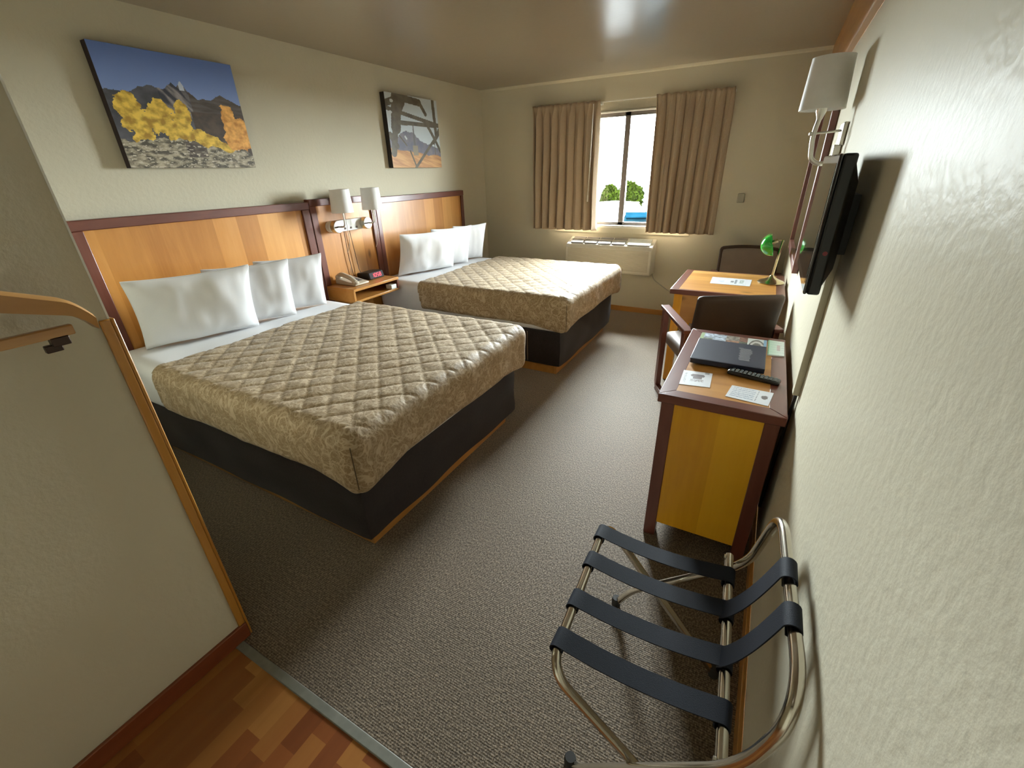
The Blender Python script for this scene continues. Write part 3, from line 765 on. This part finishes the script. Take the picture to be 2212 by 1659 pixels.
obj('front_panel', MB().box((dx0+.020, dy0+.016+lw, .085), (dx0+.04, dy1-.016-lw, DZ-.038)), M['honey_z'], t)
obj('back_panel', MB().box((dx1-.034, dy0+.016+lw, .085), (dx1-.02, dy1-.016-lw, DZ-.038)), M['honey_z'], t)

# papers etc. on the cabinet
def sheet(name, P4, z, th, art, nu, nv, lab, cat, group=None):
    """quad P4 (ll, lr, ur, ul) in xy"""
    mb = MB(); a, b, c, d = [Vector((*p, z+th)) for p in P4]
    mb.grid(nu, nv, lambda u, v: (a*(1-u)+b*u)*(1-v)+(d*(1-u)+c*u)*v)
    cols = [art((i+.5)/nu, (j+.5)/nv) for j in range(nv) for i in range(nu)]
    lo = [Vector((p.x, p.y, z)) for p in (a, b, c, d)]; hi_ = [a-Vector((0, 0, .0002)), b-Vector((0, 0, .0002)), c-Vector((0, 0, .0002)), d-Vector((0, 0, .0002))]
    mb.add(lo+hi_, [(0, 3, 2, 1), (4, 5, 6, 7), (0, 1, 5, 4), (1, 2, 6, 5), (2, 3, 7, 6), (3, 0, 4, 7)]); cols += [(.7, .7, .68)]*6
    mb.c = cols
    return tag(obj(name, mb, M['bump_w'], smooth=False), lab, cat, group)
PW = (.74, .76, .80)
def card_a(u, v):
    if .28 < u < .78 and .25 < v < .85:
        r = abs(u-.53)/.25
        if (.62 < v < .80 and r < 1-abs(v-.70)*2.5) or (.46 < v < .62 and r < .62) or (.28 < v < .44 and pn(u, v, 60) > 0 and r < .85): return (.16, .12, .12)
    if .08 < u < .16 and .15 < v < .85 and pn(u, v, 90, 3) > .05: return (.35, .36, .38)
    if v > .86 and .75 < u < .9: return (.4, .4, .4)
    return PW
def card_b(u, v):
    if .08 < u < .62 and int(v*14) % 2 == 0 and .1 < v < .92 and pn(u*1.0, v, 70, 5) > -.12: return (.36, .42, .52)
    if .66 < u < .69 and .12 < v < .9 and int(v*22) % 2: return (.2, .2, .24)
    if .76 < u < .93 and .38 < v < .66 and abs(u-.845)*2+abs(v-.52) < .2+.1*pn(u, v, 30): return (.15, .13, .13)
    return PW
def paper_c(u, v):
    if .60 < u < .66 and .2 < v < .8: return (.28, .30, .34)
    if .72 < u < .82 and .3 < v < .8 and pn(u, v, 40) > -.1: return (.32, .40, .36)
    if .18 < u < .34 and .3 < v < .55 and pn(u, v, 50, 4) > 0: return (.42, .46, .6)
    if .5 < u < .58 and .35 < v < .6: return (.25, .25, .27)
    if .06 < u < .9 and int(v*16) % 3 == 0 and pn(u, v, 80, 2) > .1: return (.5, .53, .58)
    return PW
sheet('card', [(3.099, -3.476), (3.218, -3.457), (3.212, -3.306), (3.093, -3.319)], DZ, .001, card_a, 60, 60, 'white card with a dark emblem near the left front corner of the cabinet', 'card')
sheet('card', [(3.281, -3.510), (3.432, -3.529), (3.450, -3.400), (3.297, -3.394)], DZ, .001, card_b, 80, 50, 'white card with lines of text in front of the remote control', 'card')
def mag(u, v):
    cell = (int(u*5), int(v*4)); rnd = random.Random(cell[0]*17+cell[1]*5+2)
    base = rnd.choice([(.30, .14, .07), (.25, .22, .18), (.42, .36, .30), (.10, .12, .07), (.36, .42, .5), (.22, .10, .06)])
    k = .6+.9*(fb(u, v, 16, cell[0])+.3)
    c = tuple(max(.01, b*k) for b in base)
    if u > .72 and v > .4:
        r = math.hypot((u-.86)/.13, (v-.45)/.5); c = (.55, .6, .58) if r > 1 else (.13, .12, .10)
        if abs(r-.75) < .1: c = (.5, .48, .45)
    if u < .06: c = (.22, .30, .12)
    if u > .96: c = (.2, .35, .5)
    return c
sheet('magazine', [(3.100, -3.06), (3.412, -3.055), (3.412, -2.762), (3.097, -2.765)], DZ, .005, mag, 90, 70, 'magazine with colourful photo cover partly under the navy binder', 'magazine')
def pam(u, v):
    c = lerp((.35, .52, .38), (.66, .72, .66), u*1.2)
    if .55 < u < .75 and .3 < v < .7: c = (.52, .42, .40)
    if u < .08: c = (.12, .25, .10)
    if int(v*18) % 3 == 0 and pn(u, v, 50) > 0: c = lerp(c, (.25, .4, .4), .5)
    return c
sheet('pamphlet', [(3.418, -2.972), (3.488, -2.966), (3.490, -2.757), (3.417, -2.752)], DZ, .006, pam, 40, 60, 'pale green pamphlet right of the navy binder', 'pamphlet')
# binder
t = thing('binder', 'closed navy binder with a pale text block lying on the magazine', 'binder', (3.255, -3.08, DZ+.006))
bz = DZ+.0062
obj('cover', MB().box((3.102, -3.228, bz+.018), (3.409, -2.934, bz+.023)).box((3.102, -3.228, bz), (3.409, -2.934, bz+.003)).box((3.104, -3.231, bz), (3.409, -3.222, bz+.023)), M['navy'], t, bevel=.0015)
obj('pages', MB().box((3.108, -3.22, bz+.003), (3.402, -2.94, bz+.018)), M['white_paint'], t)
tx = MB()
rnd = random.Random(4)
for k in range(10):
    y = -3.165+k*.0165
    tx.box((3.302-(k % 2)*.004, y, bz+.0231), (3.348+rnd.uniform(-.006, .006), y+.0105, bz+.0236))
tx.box((3.292, -3.012, bz+.0231), (3.312, -2.998, bz+.0236))
obj('lettering', tx, plain('silver_print', (.13, .13, .14), .5), t)
# remote
t = thing('remote_control', 'black remote control lying beside the navy binder', 'remote control', (3.37, -3.285, DZ))
Rz = Matrix.Rotation(-.21, 3, 'Z'); pv = (3.37, -3.285, DZ)
rb = MB().box((3.268, -3.307, DZ+.001), (3.472, -3.263, DZ+.019), rot=Rz, piv=pv)
obj('case', rb, M['plastic_b'], t, bevel=.006)
bt = MB()
for i in range(11):
    for j in range(3): bt.box((3.283+i*.0165, -3.302+j*.013, DZ+.0185), (3.293+i*.0165, -3.294+j*.013, DZ+.0215), rot=Rz, piv=pv)
obj('buttons', bt, plain('grey_button', (.09, .10, .09), .5), t)

# ------------------------------------------------------------------ writing desk by the window wall
t = thing('writing_desk', 'honey wood writing desk with red-brown edge below the wall mirror', 'desk', (3.13, -1.43, 0))
ex0, ex1, ey0, ey1 = 2.748, 3.505, -1.82, -1.03
obj('top_panel', MB().box((ex0+.058, ey0+.03, DZ-.028), (ex1-.058, ey1-.03, DZ-.0005)), M['honey_x'], t)
e1 = MB(); 
e1.box((ex0, ey0, DZ-.036), (ex1, ey0+.032, DZ)).box((ex0, ey1-.032, DZ-.036), (ex1, ey1, DZ))
for q in split2(e1): obj('top_edge', q, M['red_x'], t, bevel=.003)
e2 = MB().box((ex0, ey0+.032, DZ-.036), (ex0+.06, ey1-.032, DZ)).box((ex1-.06, ey0+.032, DZ-.036), (ex1, ey1-.032, DZ))
for q in split2(e2): obj('top_edge', q, M['red_y'], t, bevel=.003)
for x in (ex0+.03, ex1-.03-.06):
    for y in (ey0+.03, ey1-.03-.06): obj('leg', MB().box((x, y, 0), (x+.06, y+.06, DZ-.036)), M['honey_zx'], t, bevel=.003)
obj('apron', MB().box((ex0+.09, ey0+.034, .50), (ex0+.24, ey0+.052, DZ-.036)), M['honey_x'], t)
obj('rail', MB().box((ex0+.24, ey0+.038, .695), (ex1-.09, ey0+.056, DZ-.036)), M['honey_x'], t)
obj('apron', MB().box((ex0+.09, ey1-.056, .52), (ex1-.09, ey1-.038, DZ-.036)), M['honey_x'], t)
obj('apron', MB().box((ex0+.038, ey0+.09, .52), (ex0+.056, ey1-.09, DZ-.036)), M['honey_z'], t)
sheet('printed_sheet', [(2.992, -1.520), (3.272, -1.520), (3.277, -1.278), (2.985, -1.278)], DZ, .001, paper_c, 90, 60, 'white printed sheet lying on the writing desk', 'paper')
# desk lamp
t = thing('desk_lamp', 'brass desk lamp with green glass shade on the writing desk', 'lamp', (3.408, -1.33, DZ))
lx, ly = 3.408, -1.33
obj('base', MB().lathe([(.001, 0), (.092, 0), (.094, .006), (.086, .014), (.05, .028), (.02, .045), (.012, .06), (.001, .06)], (lx, ly, DZ), 40), M['brass'], t)
obj('stem', MB().tube([(lx+.0, ly, DZ+.05), (lx+.018, ly, DZ+.31)], .0085, 14), M['brass'], t)
obj('arm', MB().tube(fillet([(lx+.018, ly, DZ+.30), (lx+.019, ly, DZ+.318), (lx-.04, ly, DZ+.318)], .01), .005, 10).lathe([(.001, -.011), (.011, -.006), (.011, .006), (.001, .011)], (lx+.02, ly, DZ+.315), 14), M['brass'], t)
sh = MB(); RR, HL = .078, .115; scx, scz = lx-.045, DZ+.285
def shf(u, v):
    a = PI*(.5+u)+.25   # half turn, opening to +x and slightly down
    y = (v*2-1); k = math.sqrt(max(0, 1-abs(y)**4))
    return (scx+math.cos(a)*RR*k, ly+y*HL, scz+math.sin(a)*RR*k)
sh.grid(28, 28, shf)
obj('lamp_shade', sh, M['green'], t, solid=.004, ang=80)
obj('socket', MB().tube([(scx+.03, ly, scz+.03), (scx-.03, ly, scz+.0)], .014, 12), M['brass'], t)

# ------------------------------------------------------------------ armchairs
def chair(name, lab, loc, rz, grp):
    t = thing(name, lab, 'chair', loc, rz, grp); ORG[t.name] = (0, 0, 0)
    L_ = dict(local=True)
    for s, q in ((-1, 'a'), (1, 'b')):
        x0, x1 = s*.262, s*.30; xa, xb = min(x0, x1), max(x0, x1)
        wA = (x0+x1)/2
        xm = (xa+xb)/2
        obj('armrest', MB().prism([(-.26, .625), (.275, .645), (.285, .655), (.28, .668), (-.26, .65)], xm-.03, xm+.03, 'x'), M['red_y'], t, bevel=.004, local=True)
        # flat sled frame: front leg, bottom rail, rear leg
        obj('front_leg', MB().prism([(.215, .64), (.272, .64), (.255, .06), (.215, .0), (.20, .06)], xa, xb, 'x'), M['red_z'], t, bevel=.004, local=True)
        obj('floor_rail', MB().prism([(.235, .0), (.215, .045), (-.23, .045), (-.25, .0)], xa, xb, 'x'), M['red_y'], t, bevel=.004, local=True)
        obj('rear_leg', MB().prism([(-.18, .64), (-.24, .64), (-.27, .02), (-.25, .0), (-.21, .045)], xa, xb, 'x'), M['red_z'], t, bevel=.004, local=True)
    def dz(p, n): return p+Vector((0, 0, .012*(1-(p.x/.25)**2)*max(0, n.z)))
    obj('seat', rbox((-.258, -.22, .37), (.258, .27, .47), .03, .03, dz), M['brown_lit'], t, local=True, ang=70)
    def bk(p, n):
        y = p.y+.10*(p.x/.26)**2*.55; z = p.z
        y += -.16*(z-.42)
        z += .0-.015*(p.x/.26)**2*(1 if z > .7 else 0)
        return Vector((p.x, y, z))
    obj('backrest', rbox((-.262, -.275, .44), (.262, -.215, .89), .028, .025, bk), M['brown_vinyl'], t, local=True, ang=70)
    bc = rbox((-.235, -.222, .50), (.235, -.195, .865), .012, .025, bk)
    obj('lit_back_face', bc, M['brown_lit'], t, local=True, ang=70)  # added face, lit look of the backrest front put into its colour
    return t
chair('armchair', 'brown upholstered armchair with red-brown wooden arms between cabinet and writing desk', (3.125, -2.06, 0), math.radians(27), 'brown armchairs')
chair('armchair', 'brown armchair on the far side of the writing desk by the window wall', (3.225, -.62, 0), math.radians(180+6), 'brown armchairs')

# ------------------------------------------------------------------ mirror, television, sconce and raceway on the right wall
t = thing('wall_mirror', 'large rectangular mirror in a dark red wooden frame above the writing desk', 'mirror', (W, -1.4, .97))
my0, my1, mz0, mz1 = -2.01, -.80, .97, 1.98; mt_ = .034
obj('glass', MB().box((W-.02, my0+.05, mz0+.05), (W-.002, my1-.05, mz1-.05)), M['mirror'], t, smooth=False)
for a, b, mm in (((my0, mz0), (my0+.055, mz1), 'red_z'), ((my1-.055, mz0), (my1, mz1), 'red_z'), ((my0+.055, mz0), (my1-.055, mz0+.055), 'red_y'), ((my0+.055, mz1-.055), (my1-.055, mz1), 'red_y')):
    obj('frame_rail', MB().box((W-mt_, a[0], a[1]), (W-.001, b[0], b[1])), M[mm], t, bevel=.003)

t = thing('television', 'small black flat television mounted on the right wall above the cabinet', 'television', (W, -3.5, 1.24))
ty0, ty1, tz0, tz1, tx = -3.755, -3.245, 1.243, 1.607, 3.432
def rotv(mb, ang=0.0):
    return mb
obj('housing', MB().box((tx+.002, ty0, tz0), (tx+.034, ty1, tz1)), M['plastic_b'], t, bevel=.006)
obj('bezel', MB().box((tx-.007, ty0, tz0), (tx+.003, ty1, tz1)), M['bezel'], t, bevel=.006)
obj('screen', MB().box((tx-.0078, ty0+.022, tz0+.03), (tx-.0065, ty1-.022, tz1-.022)), M['screen'], t, smooth=False)
obj('back_cover', MB().add([(tx+.034, ty0+.02, tz0+.02), (tx+.034, ty1-.02, tz0+.02), (tx+.034, ty1-.02, tz1-.02), (tx+.034, ty0+.02, tz1-.02),
    (tx+.060, ty0+.10, tz0+.06), (tx+.060, ty1-.10, tz0+.06), (tx+.060, ty1-.10, tz1-.07), (tx+.060, ty0+.10, tz1-.07)], [(0, 1, 2, 3), (4, 7, 6, 5), (0, 4, 5, 1), (1, 5, 6, 2), (2, 6, 7, 3), (3, 7, 4, 0)]), M['plastic_b'], t)
obj('wall_bracket', MB().box((tx+.058, -3.56, 1.33), (W-.001, -3.44, 1.50)), M['plastic_b'], t)
obj('indicator_light', MB().lathe([(.001, 0), (.006, 0), (.006, .002), (.001, .002)], (tx+.02, ty0-.002, 1.36), 12, 'y'), plain('red_lens', (.25, .03, .04), .4), t)
struct('trim_7', MB().box((W-.022, -3.50, DZ+.05), (W, -3.455, 1.33)), M['wall'], 'cable raceway under the television', bevel=.002)
tag(obj('television_cable', MB().tube(fillet([(W-.008, -3.48, .82), (W-.012, -3.48, .70), (W-.013, -3.45, .5), (W-.012, -3.40, .2)], .05), .006), M['plastic_b']), 'black cable hanging down behind the cabinet', 'cable')

t = thing('wall_sconce', 'single wall sconce with white shade above the television on the right wall', 'wall lamp', (W, -2.58, 1.69))
sy = -2.58
pb = obj('backplate', MB().box((W-.018, sy-.075, 1.655), (W-.001, sy+.075, 1.745)), M['nickel'], t, bevel=.004)
obj('arm', MB().tube(fillet([(W-.016, sy, 1.605), (3.46, sy, 1.578), (3.415, sy, 1.60), (3.402, sy, 1.70), (3.412, sy, 1.77)], .045, 8), .010, 14), M['nickel'], t)
obj('plate_stem', MB().box((W-.03, sy-.02, 1.59), (W-.001, sy+.02, 1.66)), M['nickel'], t, bevel=.003)
obj('socket_cup', MB().lathe([(.001, 0), (.010, 0), (.02, .03), (.024, .065), (.001, .065)], (3.412, sy, 1.762), 24), M['nickel'], t)
obj('switch_rod', MB().tube([(W-.016, sy, 1.715), (3.396, sy, 1.708)], .005, 10).lathe([(.001, -.009), (.009, -.004), (.009, .004), (.001, .009)], (3.394, sy, 1.708), 12), M['nickel'], t)
obj('lamp_shade', shade_mb((3.412, sy, 1.80), .090, .080, .195), M['shade'], t)
obj('shade_support', MB().tube([(3.412-.085, sy, 1.815), (3.412+.085, sy, 1.815)], .002, 6).tube([(3.412, sy-.085, 1.815), (3.412, sy+.085, 1.815)], .002, 6), M['nickel'], t)

# ------------------------------------------------------------------ luggage rack
t = thing('luggage_rack', 'folding chrome luggage rack with navy straps standing by the right wall', 'luggage rack', (3.25, -4.4, 0))
tr = .0125
# bars: A (left, low), M (middle, fixed to frame B), G (wall guard)
A0, A1 = Vector((3.038, -4.615, .505)), Vector((3.012, -4.175, .505))
M0, M1 = Vector((3.424, -4.68, .50)), Vector((3.39, -4.09, .50))
G0, G1_ = Vector((3.487, -4.64, .80)), Vector((3.472, -4.25, .80))
fa = [(3.44, -4.59, .012), (3.32, -4.60, .145), (3.062, -4.66, .46), (3.036, -4.61, .50), (3.012, -4.175, .50), (3.045, -4.12, .47), (3.30, -4.13, .17), (3.42, -4.13, .012)]
faA = fillet([(3.45, -4.60, .012), (3.041, -4.665, .505), (3.009, -4.125, .505), (3.43, -4.14, .012)], .075, 10)
# frame A: from the floor under the guard, up to the left bar and back
obj('folding_frame', MB().tube(faA, tr, 16), M['chrome'], t)
fb_ = fillet([(3.095, -4.61, .012), (3.13, -4.625, .05), (3.448, -4.695, .56), (3.495, -4.70, .80), (3.470, -4.19, .79), (3.440, -4.10, .50), (3.11, -4.035, .12), (3.055, -4.03, .012)], [.03, .10, .11, .09, .08, .05], 10)
obj('guard_frame', MB().tube(fb_, tr, 16), M['chrome'], t)
obj('middle_bar', MB().tube([M0, M1], tr, 16), M['chrome'], t)
for p in (Vector((3.424, -4.672, .50)), Vector((3.393, -4.105, .50))):
    obj('rivet', MB().lathe([(.001, -.004), (.008, -.003), (.008, .003), (.001, .004)], (p.x-.014, p.y, p.z+.004), 12, 'x'), M['chrome'], t)
for p in ((3.09, -4.61, 0), (3.055, -4.03, 0), (3.452, -4.60, 0), (3.432, -4.14, 0)):
    obj('rubber_foot', MB().lathe([(.001, .0), (.017, .0), (.018, .03), (.015, .04), (.001, .04)], p, 16), M['rubber'], t)
def strap(P, Q, w, sag, wrapP=True):
    """webbing from bar point P to bar point Q, with loops round both bars"""
    P, Q = Vector(P), Vector(Q); ax = Vector((0, 1, 0)); mb = MB(); n = 16
    d = Q-P; pts = []
    hor = Vector((d.x, 0, d.z)).normalized(); nrm = Vector((-hor.z, 0, hor.x))
    if nrm.z < 0: nrm = -nrm
    r = tr+.0025
    def loop(c, a0, a1, k=12):
        return [c+Vector((math.cos(a0+(a1-a0)*i/k)*r, 0, math.sin(a0+(a1-a0)*i/k)*r)) for i in range(k+1)]
    an = math.atan2(nrm.z, nrm.x)
    seq = loop(P, an+PI*1.6, an, 14)
    for i in range(1, n):
        s = i/n; p = P+d*s+nrm*r*(1-0)-Vector((0, 0, sag*4*s*(1-s))); seq.append(p)
    seq += loop(Q, an, an-PI*1.6, 14)
    m_ = len(seq); V = []; yy0 = P.y
    for i, p in enumerate(seq):
        yc = p.y
        if i < 15: yc = P.y
        elif i >= m_-15: yc = Q.y
        V += [(p.x, yc-w/2, p.z), (p.x, yc+w/2, p.z)]
    # give the webbing real thickness, crisp edges
    th = .0028; V2 = []
    for i in range(m_):
        a = seq[max(i-1, 0)]; b = seq[min(i+1, m_-1)]; tg = (b-a); nn = Vector((-tg.z, 0, tg.x))
        nn = nn.normalized() if nn.length > 1e-9 else Vector((0, 0, 1))
        for e in (0, 1): p = V[2*i+e]; V2.append((p[0]+nn.x*th, p[1], p[2]+nn.z*th))
    n0 = len(V); V = V+V2; F = []
    for i in range(m_-1):
        F += [(2*i, 2*i+1, 2*i+3, 2*i+2), (n0+2*i, n0+2*i+2, n0+2*i+3, n0+2*i+1), (2*i, 2*i+2, n0+2*i+2, n0+2*i), (2*i+1, n0+2*i+1, n0+2*i+3, 2*i+3)]
    F += [(0, n0, n0+1, 1), (2*m_-2, 2*m_-1, n0+2*m_-1, n0+2*m_-2)]
    return MB().add(V, F)
def lerpv(a, b, s): return a+(b-a)*s
sw = .056
As = [.03, .345, .66, .965]; Ms = [.165, .375, .60, .83]
As = [(-4.588+4.615)/.44, (-4.462+4.615)/.44, (-4.313+4.615)/.44, (-4.19+4.615)/.44]
Ms = [(-4.575+4.68)/.59, (-4.445+4.68)/.59, (-4.305+4.68)/.59, (-4.18+4.68)/.59]
for a, b in zip(As, Ms):
    obj('strap', strap(lerpv(A0, A1, a), lerpv(M0, M1, b), sw, .022), M['strap'], t, ang=50)
for a, g in ((Ms[1], (-4.525+4.64)/.39), (Ms[2], (-4.405+4.64)/.39)):
    p = lerpv(M0, M1, a); q = lerpv(G0, G1_, g)
    obj('guard_strap', strap(p, q, sw, .03), M['strap'], t, ang=50)

# ------------------------------------------------------------------ coat hanger on a short wall rail
t = thing('clothes_hanger', 'wooden suit hanger with trouser bar beside the partition wall', 'hanger', (1.95, -5.08, 1.3))
hx, hy = 1.935, -5.075
def hang_prof(side):
    mb = MB(); n = 22; V = []; F = []
    for i in range(n+1):
        s = i/n
        y = hy+side*s*.205
        z = 1.418-.085*s-.03*max(0, (s-.78)/.22)**2
        wd = .012+.016*s; h = .046-.018*s
        dx = .006*s*s*0
        c = [(-wd, 0), (-wd*.6, .008), (wd*.6, .008), (wd, 0), (wd*.75, -h), (-wd*.75, -h)]
        V += [(hx+dx+a, y, z+b) for a, b in c]
    k = 6
    for i in range(n): F += [(i*k+j, i*k+(j+1) % k, (i+1)*k+(j+1) % k, (i+1)*k+j) for j in range(k)]
    F += [tuple(range(k)), tuple(n*k+j for j in range(k-1, -1, -1))]
    return mb.add(V, F)
obj('shoulder', hang_prof(1), M['hanger'], t, ang=50)
obj('shoulder', hang_prof(-1), M['hanger'], t, ang=50)
obj('trouser_bar', MB().box((hx-.009, hy-.17, 1.274), (hx+.009, hy+.165, 1.297)), M['hanger'], t, bevel=.003)
obj('bar_bracket', MB().box((hx-.012, hy+.118, 1.256), (hx+.012, hy+.150, 1.276)).box((hx-.012, hy+.105, 1.243), (hx+.002, hy+.135, 1.26)), M['bronze'], t, bevel=.002)
obj('bar_bracket', MB().box((hx-.004, hy-.158, 1.28), (hx+.004, hy-.15, 1.34)), M['bronze'], t)
hk = [(hx, hy, 1.41), (hx, hy, 1.46)]+[(hx, hy+.02-.02*math.cos(a), 1.46+.02*math.sin(a)) for a in [PI*k/10*1.35 for k in range(1, 11)]]
obj('hook', MB().tube(hk, .002, 8), M['nickel'], t)
rl = thing('clothes_rail', 'short metal clothes rail fixed to the partition wall holding the wooden hanger', 'rail', (XP, hy+.02, 1.46))
obj('rod', MB().tube([(XP+.002, hy+.02, 1.462), (XP+.30, hy+.02, 1.462)], .012, 14), M['nickel'], rl)
obj('flange', MB().lathe([(.001, 0), (.03, 0), (.028, .006), (.001, .008)], (XP+.001, hy+.02, 1.462), 20, 'x'), M['nickel'], rl)

struct('sky_block', MB().box((-3, T, 2.50), (7, 1.15, 2.62)), M['tan_paint'], 'added unseen overhang holding back high sky light above the window', smooth=False)  # unseen slab added to cut the steep skylight entering the room
# ------------------------------------------------------------------ outside
GZ = -1.3
tag(struct('ground_outside', MB().box((-60, T, GZ-.1), (60, 90, GZ)), M['asphalt'], smooth=False), 'parking lot ground outside the window', None)
def car(loc, rz, body, h, lab, gl='car_glass'):
    t = thing('car', lab, 'car', loc, rz); ORG[t.name] = (0, 0, 0)
    prof = [(-2.2, .35), (-2.2, .75), (-2.05, .92), (-1.2, 1.0), (-.55, h), (.9, h), (1.7, 1.0), (2.15, .95), (2.25, .6), (2.2, .35)]
    obj('body', MB().prism([(a, b if b < h-.01 else 1.02) for a, b in prof], -.85, .85, 'y'), body, t, bevel=.06, local=True)
    obj('cabin', MB().add([(-1.15, -.78, 1.0), (1.6, -.78, 1.0), (1.6, .78, 1.0), (-1.15, .78, 1.0), (-.5, -.62, h), (.9, -.62, h), (.9, .62, h), (-.5, .62, h)],
        [(0, 3, 2, 1), (4, 5, 6, 7), (0, 1, 5, 4), (1, 2, 6, 5), (2, 3, 7, 6), (3, 0, 4, 7)]), M[gl], t, bevel=.05, local=True)
    obj('roof', MB().box((-.5, -.62, h), (.9, .62, h+.04)), body, t, bevel=.03, local=True)
    for x in (-1.4, 1.4):
        for y in (-.82, .82):
            obj('wheel', MB().lathe([(.001, -.1), (.3, -.1), (.33, -.06), (.33, .06), (.3, .1), (.001, .1)], (x, y, .33), 24, 'y'), M['tyre'], t, local=True)
    return t
car((.74, 6.5, GZ), math.radians(106), M['car_blue'], 1.8, 'blue car parked outside the window')
car((-1.9, 11.5, GZ), math.radians(60), M['car_white'], 1.75, 'white car parked behind the blue car outside the window', 'car_white')
def bush(name, loc, rx, rz_, seed, lab, trunk):
    t = thing(name, lab, 'tree' if trunk else 'bush', loc); rnd = random.Random(seed); V = []; F = []; mb = MB()
    cz = loc[2]+(trunk+rz_)
    for k in range(2600):
        a = rnd.uniform(0, 2*PI); b = math.acos(rnd.uniform(-1, 1)); r = rnd.uniform(.55, 1)**.5*(1+.25*noise.noise(Vector((a, b*2, seed))))
        c = Vector((loc[0]+math.cos(a)*math.sin(b)*rx*r, loc[1]+math.sin(a)*math.sin(b)*rx*r, cz+math.cos(b)*rz_*r))
        u = Vector((rnd.gauss(0, 1), rnd.gauss(0, 1), rnd.gauss(0, 1))).normalized()*.09; w = u.cross(Vector((rnd.gauss(0, 1), rnd.gauss(0, 1), rnd.gauss(0, 1)))).normalized()*.05
        mb.add([c-u, c+w, c+u, c-w], [(0, 1, 2, 3)])
    obj('foliage', mb, M['leaf'], t, smooth=False)
    obj('trunk', MB().tube([(loc[0], loc[1], loc[2]), (loc[0]+.05, loc[1], cz)], [.09, .04], 8), M['bark'], t)
bush('shrub', (-2.55, 16.5, GZ), .68, .85, 3, 'round yellow-green shrub outside the window behind the parked cars', .65)
bush('young_tree', (-2.95, 14.8, GZ), .42, .9, 5, 'narrow yellow-green young tree left of the shrub outside the window', .5)
